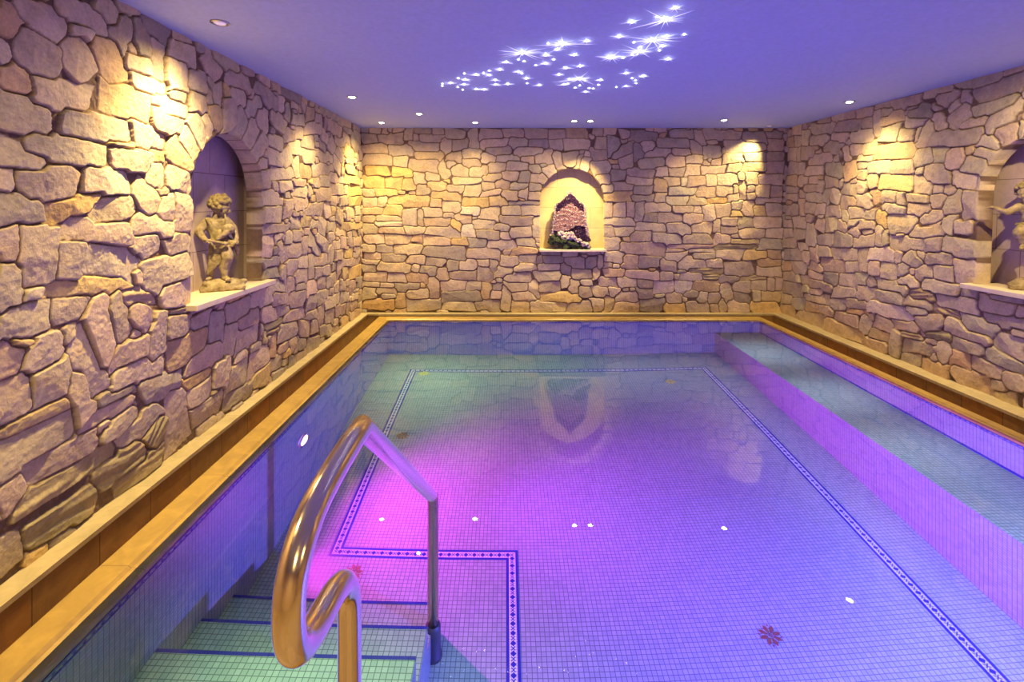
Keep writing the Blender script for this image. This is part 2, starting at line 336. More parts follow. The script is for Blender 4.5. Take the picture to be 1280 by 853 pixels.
F_ = """60 385 60 430 45 y,85 340 130 335 50,90 400 130 395 50,155 340 140 420 35,180 340 290 330 55,170 400 275 385 48,285 285 350 275 30,215 295 275 290 25 r,300 325 430 320 60 g,355 265 410 255 35 r,
415 255 495 245 40 r,445 305 490 305 50,285 370 375 380 50,390 375 495 370 65,245 425 320 430 60,330 490 360 480 80,350 430 355 520 45,375 440 435 440 50,445 450 510 430 60,365 400 385 420 25,420 488 495 488 25,
515 240 515 370 40,570 230 565 280 50,545 300 650 260 60 o,590 215 745 190 45 r,670 240 740 220 25,680 260 800 230 60 g,755 160 910 130 25 r,660 305 770 300 40 g,530 360 630 350 75,640 375 715 365 50,730 330 720 400 18,
745 430 795 290 55,810 210 840 230 20,820 180 940 170 70,890 215 940 190 40,955 165 995 165 60 g,815 270 860 330 60,890 320 990 230 70,920 115 1160 70 40 r,1015 170 1280 80 75 g,1010 260 1240 180 50,950 325 1080 280 35,
1080 325 1270 210 65,1250 240 1275 260 50,1170 50 1280 30 25 r,805 390 1060 370 70 g,1130 380 1250 350 80,1245 330 1275 340 80,1040 400 1150 420 60,1030 440 1120 480 60,505 465 715 440 65 o,710 500 795 460 70,
805 470 880 470 70,870 500 960 480 90,760 575 890 570 95 g,950 520 1075 530 75,905 600 1040 610 65,475 535 580 530 55,590 540 715 540 70,530 610 700 610 80 y,475 620 515 600 65 o,700 620 800 640 80,
50 465 100 465 60,110 440 112 500 15,125 460 190 460 60,165 500 280 480 50,55 540 145 540 60,155 550 240 550 45,250 540 340 560 75,355 555 410 540 90 o,415 525 465 525 30,415 570 460 570 50,415 630 460 640 60,
35 600 100 600 50 y,105 605 160 605 45,165 600 215 600 35,215 630 245 640 60,250 605 320 610 55,330 620 345 620 40,140 640 205 640 35,40 650 110 650 30,335 640 410 660 60,330 710 405 710 60 r,280 670 320 700 60,
240 680 275 690 70,150 690 230 690 45,415 710 500 710 70,480 680 535 690 70 o,535 685 620 690 65,625 700 660 700 60,665 695 790 700 38 r,810 650 860 650 40,860 660 920 650 50,790 710 880 700 60,860 750 950 700 90,
965 740 1025 740 150,45 680 110 690 30,540 740 660 760 50,675 750 790 750 55,145 745 200 745 45,200 750 250 745 50,250 765 330 765 50,335 790 370 800 60,370 765 455 765 55,460 780 505 780 45,35 755 70 755 50,80 755 115 755 50,
515 800 570 790 90 y,570 830 720 820 90,745 800 850 800 70,870 810 910 830 80,930 840 1000 840 60,720 840 850 840 30,85 820 150 820 60,30 825 75 825 35,210 820 250 840 50,250 830 310 830 80,320 830 360 840 60,370 830 420 830 50,430 830 500 830 40,130 700 135 790 22"""
G_ = """35 45 80 45 45,95 50 150 50 50,180 0 180 120 40,210 20 270 30 70,210 85 290 85 50 g,295 80 390 90 70 g,375 20 425 40 70,395 95 510 85 50,530 0 530 120 30,580 95 760 110 60,545 75 570 75 60,860 20 895 30 60,
690 40 860 20 70,770 110 845 110 65 r,860 100 1030 150 80,30 100 100 100 45,110 120 160 120 30,35 160 130 160 60 g,175 150 215 160 75,215 140 275 140 50,285 155 420 160 55,440 130 450 245 45,475 160 600 160 65 w,
610 170 635 180 60,670 160 740 210 60,760 185 910 185 60,720 160 760 180 30,30 215 75 215 50 o,80 220 150 230 60,140 170 170 180 60,165 210 240 240 40,225 205 355 220 60 r,360 225 430 225 50,480 225 530 225 80,
535 240 620 260 80,625 290 720 300 60,650 210 640 290 50,35 270 90 275 45,165 260 235 275 40,240 280 310 290 60 g,325 285 410 300 70,400 280 470 290 60,470 280 500 320 40,510 300 680 340 50,
710 260 800 250 60,805 245 910 260 75,920 240 1035 260 120,25 330 125 340 65 g,120 290 290 330 45 r,290 350 410 355 55,415 360 510 360 75,515 375 655 385 60,750 310 940 350 60,690 370 810 370 50 l,
20 380 75 385 50,80 410 140 415 50 g,140 375 270 400 35,175 350 230 355 35,275 415 355 415 50,365 410 465 420 50 g,475 420 700 480 65 w,665 400 790 415 50,660 440 770 460 40 g,820 400 1030 430 65,
810 430 950 470 25 l,720 520 860 510 75 g,950 350 1030 365 25 g,1040 400 1225 450 70,1105 375 1260 400 30 g,1245 450 1275 460 60,955 510 1140 550 80 g,1070 490 1280 520 50 g,860 510 1100 620 60,1120 600 1280 660 80,
220 450 290 455 50,145 425 220 440 45 o,290 480 420 510 55,365 445 470 460 18 y,435 500 480 540 75,500 490 590 540 60,480 560 580 600 50 o,20 440 90 455 50 o,95 470 240 510 65 o,250 510 450 590 60 o,595 510 760 550 35,
655 575 750 595 18 l,770 570 890 580 30 l,650 620 810 650 55,455 620 575 640 70 o,620 560 600 680 50,770 605 820 610 25,830 620 885 700 70,640 690 740 710 45,740 720 885 770 50 o,895 680 990 720 70 o,
900 610 1080 660 60 g,1000 710 1160 780 60,1070 660 1270 760 60,1165 800 1280 820 80,900 760 1100 840 75 o,1110 830 1180 851 40,140 330 165 330 40,105 285 120 285 40,485 460 495 500 20,800 680 820 690 40,700 240 705 260 20"""

PAL = {'n': [(0.60,0.51,0.42), (0.56,0.48,0.40), (0.63,0.54,0.44), (0.54,0.46,0.40), (0.65,0.56,0.46), (0.58,0.50,0.40)],
       'o': [(0.62,0.47,0.31), (0.60,0.47,0.33)], 'y': [(0.68,0.52,0.26), (0.62,0.50,0.30)],
       'g': [(0.45,0.40,0.37), (0.48,0.43,0.39), (0.42,0.37,0.34)], 'r': [(0.55,0.44,0.37), (0.54,0.45,0.39)],
       'l': [(0.44,0.37,0.26), (0.40,0.34,0.24)], 'w': [(0.72,0.65,0.56), (0.68,0.62,0.53)]}

def parse(s, ox, oy, sc):
    out = []
    for t in s.replace('\n', '').split(','):
        p = t.split()
        v = [float(q) for q in p[:5]]
        out.append((ox+v[0]/sc, oy+v[1]/sc, ox+v[2]/sc, oy+v[3]/sc, v[4]/sc, p[5] if len(p) > 5 else 'n'))
    return out

def px_left(x, y):
    Y = F*XL/(x-CX); return Y, EYE-(y-CY)/F*Y
def px_back(x, y):
    return (x-CX)/F*YB, EYE-(y-CY)/F*YB
def px_right(x, y):
    z = 1.1
    for _ in range(6):
        Y = F*xr(z)/(x-CX); z = EYE-(y-CY)/F*Y
    return Y, z

def to_wall(stones, fn):
    out = []
    for x0, y0, x1, y1, t, c in stones:
        a = fn(x0, y0); b = fn(x1, y1)
        L = math.hypot(x1-x0, y1-y0) or 1
        nx, ny = -(y1-y0)/L*t/2, (x1-x0)/L*t/2
        mx, my = (x0+x1)/2, (y0+y1)/2
        p = fn(mx+nx, my+ny); q = fn(mx-nx, my-ny)
        ax = (b[0]-a[0], b[1]-a[1]); al = math.hypot(*ax) or 1e-3
        d = (ax[0]/al, ax[1]/al)
        w = abs(-(p[0]-q[0])*d[1] + (p[1]-q[1])*d[0])
        # put the axis as (cx, cy, hx, hy, dirx, diry, colour)
        out.append(((a[0]+b[0])/2, (a[1]+b[1])/2, al/2, max(0.008, w/2), d[0], d[1], c))
    return out

def vnoise(shape_u, shape_v, U, V, scale, seed):
    """smooth value noise on arrays U,V"""
    rs = np.random.RandomState(seed); G = rs.rand(256, 256).astype(np.float32)
    a = U*scale; b = V*scale
    ia = np.floor(a).astype(int); ib = np.floor(b).astype(int)
    fa = a-ia; fb = b-ib
    fa = fa*fa*(3-2*fa); fb = fb*fb*(3-2*fb)
    g = lambda i, j: G[i % 256, j % 256]
    return (g(ia, ib)*(1-fa)+g(ia+1, ib)*fa)*(1-fb)+(g(ia, ib+1)*(1-fa)+g(ia+1, ib+1)*fa)*fb

class Arch:
    """round-headed opening: u0..u1, sill v0, apex v1"""
    def __init__(s, u0, u1, v0, v1):
        s.u0, s.u1, s.v0, s.v1 = u0, u1, v0, v1
        s.r = (u1-u0)/2; s.c = (u0+u1)/2; s.k = min(s.r, (v1-v0)*0.52)/s.r  # flattened head
        s.vs = v1 - s.r*s.k
    def sdf(s, U, V):
        du = U-s.c
        q = np.abs(du)-s.r
        dv0 = s.v0-V
        body = np.maximum(q, dv0)
        head = (np.sqrt(du**2+((V-s.vs)/s.k)**2)-s.r)
        return np.where(V > s.vs, head, body)
    def outline(s, n=28):
        pts = [(s.u1, s.v0), (s.u1, (s.v0+s.vs)/2)]
        for i in range(n+1):
            a = PI*i/n; pts.append((s.c+s.r*math.cos(a), s.vs+s.r*s.k*math.sin(a)))
        pts += [(s.u0, (s.v0+s.vs)/2), (s.u0, s.v0)]
        return pts

def autofill(seeds, u0, u1, v0, v1, arch, rs, size=(0.10, 0.055), tries=6000, gap=0.014):
    """random stones where none was traced"""
    arr = [list(s[:6]) for s in seeds]
    cell = {}
    def key(u, v): return (int(u/0.3), int(v/0.3))
    def add(i, s):
        k = key(s[0], s[1])
        cell.setdefault(k, []).append(i)
    for i, s in enumerate(arr): add(i, s)
    def clear(u, v):
        d = 9
        k = key(u, v)
        for a in (-1, 0, 1):
            for b in (-1, 0, 1):
                for i in cell.get((k[0]+a, k[1]+b), ()):
                    s = arr[i]
                    lu = abs((u-s[0])*s[4]+(v-s[1])*s[5])-s[2]; lv = abs(-(u-s[0])*s[5]+(v-s[1])*s[4])-s[3]
                    d = min(d, math.hypot(max(lu, 0), max(lv, 0))+min(max(lu, lv), 0))
        return d
    out = list(seeds)
    for shrink in (1.0, 0.75, 0.55, 0.4, 0.28):
        for _ in range(tries):
            u = rs.uniform(u0, u1); v = rs.uniform(v0, v1)
            if arch is not None and float(arch.sdf(np.array(u), np.array(v))) < 0.0: continue
            hx = size[0]*rs.uniform(0.65, 1.25)*shrink; hy = size[1]*rs.uniform(0.6, 1.2)*shrink
            if rs.rand() < 0.16: hx, hy = hy, hx
            a = rs.normal(0, 0.16)
            d = (math.cos(a), math.sin(a))
            if clear(u, v) < min(hx, hy)+gap*0.5: continue
            ok = True
            for su in (-1, -0.5, 0, 0.5, 1):
                for sv in (-1, 1):
                    pu = u+d[0]*hx*su-d[1]*hy*sv*0.9; pv = v+d[1]*hx*su+d[0]*hy*sv*0.9
                    if clear(pu, pv) < gap*0.5: ok = False; break
                if not ok: break
            if not ok: continue
            c = rs.choice(['n']*7+['g', 'g', 'o', 'y', 'r'])
            s = (u, v, hx, hy, d[0], d[1], str(c)); out.append(s); arr.append(list(s[:6])); add(len(arr)-1, s)
    return out

def stone_wall(name, us, vs, place, seeds, arch, seed, lip=0.12, joint=0.0045):
    """one mesh: a relief of fitted stones with sunk mortar joints"""
    rs = np.random.RandomState(seed)
    U, V = np.meshgrid(us, vs, indexing='ij')
    Uw = U+0.009*(vnoise(0, 0, U, V, 7, seed+1)-0.5)+0.0035*(vnoise(0, 0, U, V, 45, seed+5)-0.5)
    Vw = V+0.009*(vnoise(0, 0, U, V, 7, seed+2)-0.5)+0.0035*(vnoise(0, 0, U, V, 45, seed+6)-0.5)
    D1 = np.full(U.shape, 9.0); D2 = np.full(U.shape, 9.0); I1 = np.full(U.shape, -1, int)
    n = len(seeds); W = 0.16
    for i, (cx, cy, hx, hy, dx, dy, c) in enumerate(seeds):
        ex = abs(dx)*hx+abs(dy)*hy+W; ey = abs(dy)*hx+abs(dx)*hy+W
        a0, a1 = np.searchsorted(us, (cx-ex, cx+ex)); b0, b1 = np.searchsorted(vs, (cy-ey, cy+ey))
        if a1 <= a0 or b1 <= b0: continue
        u = Uw[a0:a1, b0:b1]-cx; v = Vw[a0:a1, b0:b1]-cy
        ta, tb = rs.uniform(-0.27, 0.27, 2)       # lopsided outline: taper the box
        lv0 = -u*dy+v*dx; sh = rs.uniform(-0.30, 0.30)*min(1.0, hx/hy/1.5)
        lux = u*dx+v*dy+sh*lv0; lu = np.abs(lux)
        hyy = hy*(1+ta*np.clip(lux/hx, -1.3, 1.3)); hxx = hx*(1+tb*0.6*np.clip(lv0/hy, -1.3, 1.3))
        qx = lu-hxx*0.94; qy = np.abs(lv0)-hyy*0.96
        d = np.maximum(qx, qy)
        for _ in range(int(rs.rand() < 0.55)):       # broken corners
            a = rs.uniform(0.5, 1.2)*rs.choice((-1, 1)); sg = rs.choice((-1, 1))
            nx, ny = math.cos(a)*sg, math.sin(a)
            d = np.maximum(d, lux*nx+lv0*ny-(abs(nx)*hx+abs(ny)*hy)*rs.uniform(0.66, 0.92))
        d1 = D1[a0:a1, b0:b1]; d2 = D2[a0:a1, b0:b1]; i1 = I1[a0:a1, b0:b1]
        closer = d < d1
        d2[:] = np.where(closer, d1, np.minimum(d2, d)); i1[:] = np.where(closer, i, i1); d1[:] = np.where(closer, d, d1)
    edge = np.minimum((D2-D1)*0.5, 0.024-D1)       # distance to the joint
    t = np.clip((edge-joint*0.5)/(0.0036), 0, 1); t = t*t*(3-2*t)
    n = max(n, 1)
    off = rs.uniform(-0.006, 0.010, n); tx = rs.normal(0, 0.035, n); ty = rs.normal(0, 0.045, n)
    cx = np.array([s[0] for s in seeds]); cy = np.array([s[1] for s in seeds])
    J = np.maximum(I1, 0)
    h = off[J]+tx[J]*np.clip(U-cx[J], -.2, .2)+ty[J]*np.clip(V-cy[J], -.2, .2)
    for q in range(2):                            # cleaved faces
        an = rs.uniform(0, 2*PI, n); sl_ = rs.uniform(0.05, 0.20, n); of = rs.uniform(-0.002, 0.006, n)
        h = np.minimum(h, off[J]+of[J]+sl_[J]*(np.cos(an)[J]*np.clip(U-cx[J], -.3, .3)+np.sin(an)[J]*np.clip(V-cy[J], -.3, .3)))
    rough = 0.002*(vnoise(0, 0, U, V, 17, seed+3)-0.5)+0.003*(vnoise(0, 0, U, V, 55, seed+4)-0.5)+0.0014*(vnoise(0, 0, U, V, 120, seed+7)-0.5)
    lay = np.array([1.0 if s[6] == 'l' else 0.0 for s in seeds])[J]
    dxs = np.array([s[4] for s in seeds])[J]; dys = np.array([s[5] for s in seeds])[J]
    along = U*dxs+V*dys; acr = -U*dys+V*dxs
    ridges = vnoise(0, 0, acr*6+0.35*vnoise(0, 0, U, V, 5, seed+8), along*0.35, 9, seed+9)-0.5
    h = h+rough+lay*(0.014*ridges-0.003)
    h = np.clip(h, -0.018, 0.024)
    mort = -0.017+0.008*(vnoise(0, 0, U, V, 60, seed+10)-0.5)
    H = mort*(1-t)+h*t
    # colours
    cols = np.zeros((n, 3), np.float32)
    for i, s in enumerate(seeds):
        p = PAL[s[6]]; c = np.array(p[rs.randint(len(p))])
        cols[i] = c*np.array((0.88, 0.86, 0.70))*rs.uniform(0.88, 1.10)*(1+rs.normal(0, 0.025, 3))
    C = cols[J]
    stain = np.clip((vnoise(0, 0, U*1.0, V*1.6, 11, seed+11)-0.68)*4, 0, 1)[..., None]
    C = C*(1-0.30*stain)+np.array((0.60, 0.42, 0.20))*0.30*stain
    mc = np.array((0.17, 0.115, 0.075))
    tt = np.clip((edge-joint*0.35)/0.004, 0, 1)[..., None]
    C = mc*(1-tt)+C*tt
    # the niche opening
    keep = np.ones(U.shape, bool); U2 = U.copy(); V2 = V.copy()
    if arch is not None:
        s = arch.sdf(U, V)
        cell = max(float(np.median(np.diff(us))), float(np.median(np.diff(vs))))
        e = 1e-3
        gu = (arch.sdf(U+e, V)-arch.sdf(U-e, V))/(2*e); gv = (arch.sdf(U, V+e)-arch.sdf(U, V-e))/(2*e)
        gl = np.sqrt(gu*gu+gv*gv)+1e-6; near = np.abs(s) < cell*1.5
        rimn = 0.012*(vnoise(0, 0, U, V, 20, seed+12)-0.5)
        ins = (s <= 0)
        inner = ins & near
        U2 = np.where(inner, U-gu/gl*(s/gl+rimn*0), U2); V2 = np.where(inner, V-gv/gl*(s/gl), V2)
        outer = (~ins) & (s < cell*0.6)
        U2 = np.where(outer, U-gu/gl*s/gl, U2); V2 = np.where(outer, V-gv/gl*s/gl, V2)
        H = np.where(inner, -lip, H)
        H = np.where((~ins) & (s < 0.03), np.maximum(H, -0.012+rimn), H)
        keep = ~(ins & ~near)
    nu, nv = U.shape
    P = place(U2, V2, H).reshape(-1, 3)
    idx = np.arange(nu*nv).reshape(nu, nv)
    fk = keep[:-1, :-1] & keep[1:, :-1] & keep[1:, 1:] & keep[:-1, 1:]
    quads = np.stack([idx[:-1, :-1], idx[1:, :-1], idx[1:, 1:], idx[:-1, 1:]], -1)[fk]
    used = np.zeros(nu*nv, bool); used[quads.ravel()] = True
    remap = np.cumsum(used)-1
    P = P[used]; quads = remap[quads]; Cc = C.reshape(-1, 3)[used]
    me = bpy.data.meshes.new(name)
    me.vertices.add(len(P)); me.vertices.foreach_set('co', P.astype(np.float32).ravel())
    me.loops.add(quads.size); me.loops.foreach_set('vertex_index', quads.astype(np.int32).ravel())
    me.polygons.add(len(quads))
    me.polygons.foreach_set('loop_start', np.arange(0, quads.size, 4, dtype=np.int32))
    me.update(calc_edges=True)
    me.polygons.foreach_set('use_smooth', np.ones(len(quads), bool))
    ca = me.color_attributes.new('Col', 'FLOAT_COLOR', 'POINT')
    ca.data.foreach_set('color', np.concatenate([Cc, np.ones((len(Cc), 1))], 1).astype(np.float32).ravel())
    me.validate()
    o = link(name, me, M_WALL); tag(o, kind='structure')
    return o

def spaced(segs):
    out = []
    for a, b, st in segs: out += list(np.arange(a, b, st))
    out.append(segs[-1][1]); return np.array(out)

RS = np.random.RandomState(11)
ARCH_L = Arch(2.845, 3.665, 0.79, 1.82)
ARCH_B = Arch(0.42, 1.225, 0.79, 1.80)
ARCH_R = Arch(2.86, 3.67, 0.765, 1.83)

sl = to_wall(parse(A_, 0, 0, 2.6667), px_left)+to_wall(parse(B_, 0, 320, 2.6667), px_left)+to_wall(parse(C_, 0, 533, 2.6667), px_left)
sl = [s for s in sl if s[0]-s[2] < 3.75]       # the far stretch comes from closer views
sl = [s for s in sl if not (s[0] > 3.72)]
far = to_wall(parse(H_, 320, 80, 5.3333), px_left)+to_wall(parse(I_, 320, 230, 4.2667), px_left)
def dedupe(a, b):
    out = list(a)
    for s in b:
        if all(abs((s[0]-q[0])*q[4]+(s[1]-q[1])*q[5]) > q[2]*0.85 or abs(-(s[0]-q[0])*q[5]+(s[1]-q[1])*q[4]) > q[3]*0.85 for q in out): out.append(s)
    return out
sl = dedupe(sl, [s for s in far if s[0] < 6.2])
sl = autofill(sl, 0.3, 6.2, 0.0, CEIL, ARCH_L, RS)
sb = dedupe(to_wall(parse(D_, 440, 150, 3.4133), px_back), to_wall(parse(E_, 740, 130, 3.16), px_back))
sb = autofill(sb, XL, XR1, 0.0, CEIL, ARCH_B, RS)
sr = dedupe(to_wall(parse(F_, 970, 80, 4.129), px_right), to_wall(parse(G_, 970, 280, 4.129), px_right))
sr = autofill(sr, 1.2, 6.2, 0.0, CEIL, ARCH_R, RS, size=(0.12, 0.06))

vs_ = np.arange(-0.02, CEIL+0.006, 0.0055)
def pl(U, V, H): return np.stack([XL+H, U, V], -1)
def pb(U, V, H): return np.stack([U, YB-H, V], -1)
def pr(U, V, H): return np.stack([XR0+(XR1-XR0)*V/CEIL-H, U, V], -1)
stone_wall('wall_left', spaced([(1.15, 1.6, 0.01), (1.6, 3.2, 0.0037), (3.2, 4.2, .005), (4.2, 6.22, 0.0065)]), np.arange(-0.02, CEIL+0.005, 0.0042), pl, sl, ARCH_L, 101)
stone_wall('wall_back', spaced([(XL-0.02, XR1+0.05, 0.006)]), vs_, pb, sb, ARCH_B, 202, lip=.06, joint=0.006)
stone_wall('wall_right', spaced([(1.6, 3.0, 0.01), (3.0, 6.22, 0.0058)]), vs_, pr, sr, ARCH_R, 303, joint=0.0055)

# ------------------------------------------------------------------ plain parts of the room
def struct(name, bm, m, parent=None):
    o = bm_obj(name, bm, m, parent); return tag(o, kind='structure')

bm, uv = newbm()
uvquad(bm, uv, [(XL-.3,YF,CEIL),(XR1+.3,YF,CEIL),(XR1+.3,YB+.4,CEIL),(XL-.3,YB+.4,CEIL)], [(0,0),(1,0),(1,1),(0,1)])
box_uv(bm, uv, XL-.4, XR1+.5, YF-.1, YB+.5, CEIL+0.001, CEIL+.12)
struct('ceiling', bm, M_CEIL)
bm, uv = newbm(); box_uv(bm, uv, XL-.5, XR1+.5, YF-.12, YF, -0.3, CEIL)
struct('wall_front', bm, M_PLASTER)
bm, uv = newbm(); box_uv(bm, uv, XL-.14, XL-.005, YF, 1.16, -0.02, CEIL)
struct('wall_left_plaster', bm, M_PLASTER)
bm, uv = newbm(); box_uv(bm, uv, XR1-.02, XR1+.12, YF, 1.62, -0.02, CEIL)
struct('wall_right_plaster', bm, M_PLASTER)
# deck behind the pool edge
bm, uv = newbm()
box_uv(bm, uv, XL-.02, XR1+.1, YF, 0.98, -0.14, 0.0)
struct('floor', bm, M_DECK)

# ring parts: (x0, x1, y0, y1) outer and inner rectangles
def ring(bm, uvl, o, i, z0, z1):
    """flat-topped rectangular ring open at the front; o, i = (x0, x1, y1)"""
    ox0, ox1, oy = o; ix0, ix1, iy = i; yf = 0.98
    for a, b, d, e in (((ox0,yf),(ix0,yf),(ix0,iy),(ox0,oy)), ((ox0,oy),(ix0,iy),(ix1,iy),(ox1,oy)), ((ix1,yf),(ox1,yf),(ox1,oy),(ix1,iy))):
        ps = [(*q, z1) for q in (a, b, d, e)]
        hor = (a == (ox0, oy))
        uvquad(bm, uvl, ps, [((p[0], p[1]) if hor else (p[1], p[0])) for p in ps])
    for (x, y) , (x2, y2) in (((ix0,yf),(ix0,iy)), ((ix0,iy),(ix1,iy)), ((ix1,iy),(ix1,yf))):
        u0, u1 = (y, y2) if x == x2 else (x, x2)
        uvquad(bm, uvl, [(x,y,z0),(x,y,z1),(x2,y2,z1),(x2,y2,z0)], [(u0,z0),(u0,z1),(u1,z1),(u1,z0)])
    for (x, y) , (x2, y2) in (((ox0,yf),(ox0,oy)), ((ox0,oy),(ox1,oy)), ((ox1,oy),(ox1,yf))):
        u0, u1 = (y, y2) if x == x2 else (x, x2)
        uvquad(bm, uvl, [(x,y,z0),(x2,y2,z0),(x2,y2,z1),(x,y,z1)], [(u0,z0),(u1,z0),(u1,z1),(u0,z1)])

bm, uv = newbm(); ring(bm, uv, (XL-.05, XR0+.09, YB+.05), (XL+.085, 3.295, YB-.075), -.02, 0.0)
led = struct('trim_1', bm, M_LEDGE)
bm, uv = newbm(); ring(bm, uv, (XL-.05, XR0+.09, YB+.05), (XL+.078, 3.302, YB-.068), -.26, -0.02)
uvquad(bm, uv, [(XL,0.98,-.2),(XR0,0.98,-.2),(XR0,YB,-.2),(XL,YB,-.2)][:4], [(0.98,XL),(0.98,XR0),(YB,XR0),(YB,XL)])
bmesh.ops.delete(bm, geom=[bm.faces[:][-1]], context='FACES') if False else None
f = bm.faces[:][-1]; bm.faces.remove(f)
ring(bm, uv, (XL+.02, XR0-.05, YB-.03), (-1.50, 3.0, 5.92), -.26, -.17)
struct('gutter_trim', bm, M_GUTTER)
# coping: raised outer band, groove, wet inner slope down to the tiles
def coping_profile():
    # (distance from the outer edge 0..1, z)
    return [(0.0,-.24),(0.0,.004),(0.05,.010),(0.64,.010),(0.68,.004),(0.71,-.001),(0.74,.003),(0.96,-.006),(1.0,-.016),(1.0,-.05)]
bm, uv = newbm()
o3 = (-1.53, 3.035, 5.955, 0.985); i3 = (PX0, PX1, PY1, PY0)
prof = coping_profile(); rows = []
for t, z in prof:
    x0 = o3[0]+(i3[0]-o3[0])*t; x1 = o3[1]+(i3[1]-o3[1])*t; y1 = o3[2]+(i3[2]-o3[2])*t; y0 = o3[3]+(i3[3]-o3[3])*t
    rows.append([(x0,y0,z),(x0,y1,z),(x1,y1,z),(x1,y0,z)])
for ra, rb, (ta, _), (tb, _) in zip(rows, rows[1:], prof, prof[1:]):
    for k in range(4):
        a, b, c, d = ra[k], ra[(k+1) % 4], rb[(k+1) % 4], rb[k]
        f = lambda p: (p[1], p[2]+p[0]*.3) if k in (0, 2) else (p[0], p[2]+p[1]*.3)
        uvquad(bm, uv, [a, b, c, d], [f(a), f(b), f(c), f(d)])
bmesh.ops.recalc_face_normals(bm, faces=bm.faces[:])
struct('coping', bm, M_COPING)

# basin
bm, uv = newbm()
zt = -0.045
uvquad(bm, uv, [(PX0,PY0,zt),(PX0,PY1,zt),(PX0,PY1,DEEP),(PX0,PY0,DEEP)], [(PY0,zt),(PY1,zt),(PY1,DEEP),(PY0,DEEP)])
uvquad(bm, uv, [(PX0,PY1,zt),(PX1,PY1,zt),(PX1,PY1,DEEP),(PX0,PY1,DEEP)], [(PX0,zt),(PX1,zt),(PX1,DEEP),(PX0,DEEP)])
uvquad(bm, uv, [(PX1,PY1,zt),(PX1,PY0,zt),(PX1,PY0,DEEP),(PX1,PY1,DEEP)], [(PY1,zt),(PY0,zt),(PY0,DEEP),(PY1,DEEP)])
uvquad(bm, uv, [(PX1,PY0,zt),(PX0,PY0,zt),(PX0,PY0,DEEP),(PX1,PY0,DEEP)], [(PX1,zt),(PX0,zt),(PX0,DEEP),(PX1,DEEP)])
basin = struct('wall_pool', bm, M_TILE)
# waterline tiles: dark line, small diamonds
bm, uv = newbm()
e = .0025
for z0, z1 in ((-.060,-.048), (-.094,-.084)):
    box_uv(bm, uv, PX0, PX0+e, PY0, PY1, z0, z1); box_uv(bm, uv, PX1-e, PX1, PY0, PY1, z0, z1); box_uv(bm, uv, PX0, PX1, PY1-e, PY1, z0, z1)
for z in (-.070,):
    y = PY0+.02
    while y < PY1-.02:
        for x, s in ((PX0+e*.6, 1), (PX1-e*.6, -1)):
            vsd = [bm.verts.new((x, y+a, z-.002+b)) for a, b in ((-.011,0),(0,-.010),(.011,0),(0,.010))]
            bm.faces.new(vsd if s > 0 else vsd[::-1])
        y += .036
    x = PX0+.02
    while x < PX1-.02:
        bm.faces.new([bm.verts.new((x+a, PY1-e*.6, z-.002+b)) for a, b in ((-.011,0),(0,-.010),(.011,0),(0,.010))]); x += .036
bmo = struct('waterline_tiles', bm, M_BLUE_P, basin); del bmo['kind']

bm, uv = newbm()
uvquad(bm, uv, [(PX0,PY0,DEEP),(PX1,PY0,DEEP),(PX1,PY1,DEEP),(PX0,PY1,DEEP)], [(PX0,PY0),(PX1,PY0),(PX1,PY1),(PX0,PY1)])
pfloor = struct('floor_pool', bm, M_TILE)

# mosaic border, inlaid flush
BP = [(-0.995,5.305),(2.115,5.305),(2.115,1.45),(0.033,1.45),(0.033,2.895),(-0.995,2.895)]   # centre line, closed
def band_rects(off0, off1):
    """rects for the closed orthogonal path between two signed offsets (outwards +)"""
    n = len(BP); out = []
    def offs(d):
        q = []
        for i in range(n):
            p0, p1, p2 = BP[i-1], BP[i], BP[(i+1) % n]
            d1 = (np.sign(p1[0]-p0[0]), np.sign(p1[1]-p0[1])); d2 = (np.sign(p2[0]-p1[0]), np.sign(p2[1]-p1[1]))
            n1 = (-d1[1], d1[0]); n2 = (-d2[1], d2[0])
            q.append((p1[0]+(n1[0]+n2[0])*d, p1[1]+(n1[1]+n2[1])*d))
        return q
    a = offs(off0); b = offs(off1)
    return [(a[i], a[(i+1) % n], b[(i+1) % n], b[i]) for i in range(n)]
zf = DEEP+.0015
bm, uv = newbm()
for o0, o1 in ((0.019, 0.034), (-0.034, -0.019)):
    for r in band_rects(o0, o1):
        f = uvquad(bm, uv, [(p[0], p[1], zf) for p in r], [p for p in r])
bmesh.ops.recalc_face_normals(bm, faces=bm.faces[:])
for f in bm.faces:
    if f.normal.z < 0: f.normal_flip()
bm_obj('border_line', bm, M_BLUE_P, pfloor)
M_PINK = mat_plain('rose_marble_tile', (0.72,0.62,0.60), 0.3)
bm, uv = newbm(); bm2, uv2 = newbm()
for r in band_rects(-0.0187, 0.0187):
    uvquad(bm2, uv2, [(p[0], p[1], DEEP+.001) for p in r], [p for p in r])
for i in range(len(BP)):
    p, q = Vector((*BP[i], zf)), Vector((*BP[(i+1) % len(BP)], zf))
    L = (q-p).length; k = max(1, round(L/0.0485)); d = (q-p)/k; t = d.normalized(); w = Vector((-t.y, t.x, 0))
    for j in range(k):
        c = p+d*(j+.5)
        bm.faces.new([bm.verts.new(c+v) for v in (t*.015, w*.015, -t*.015, -w*.015)])
        c2 = p+d*j          # little saltire between the diamonds
        for s in (1, -1):
            a = (t+w*s).normalized(); b = Vector((-a.y, a.x, 0))
            bm.faces.new([bm.verts.new(c2+v) for v in (a*.014+b*.0022, -a*.014+b*.0022, -a*.014-b*.0022, a*.014-b*.0022)])
for b_ in (bm, bm2):
    for f in b_.faces:
        f.normal_update()
        if f.normal.z < 0: f.normal_flip()
bm_obj('border_diamonds', bm, M_BLUE_P, pfloor)
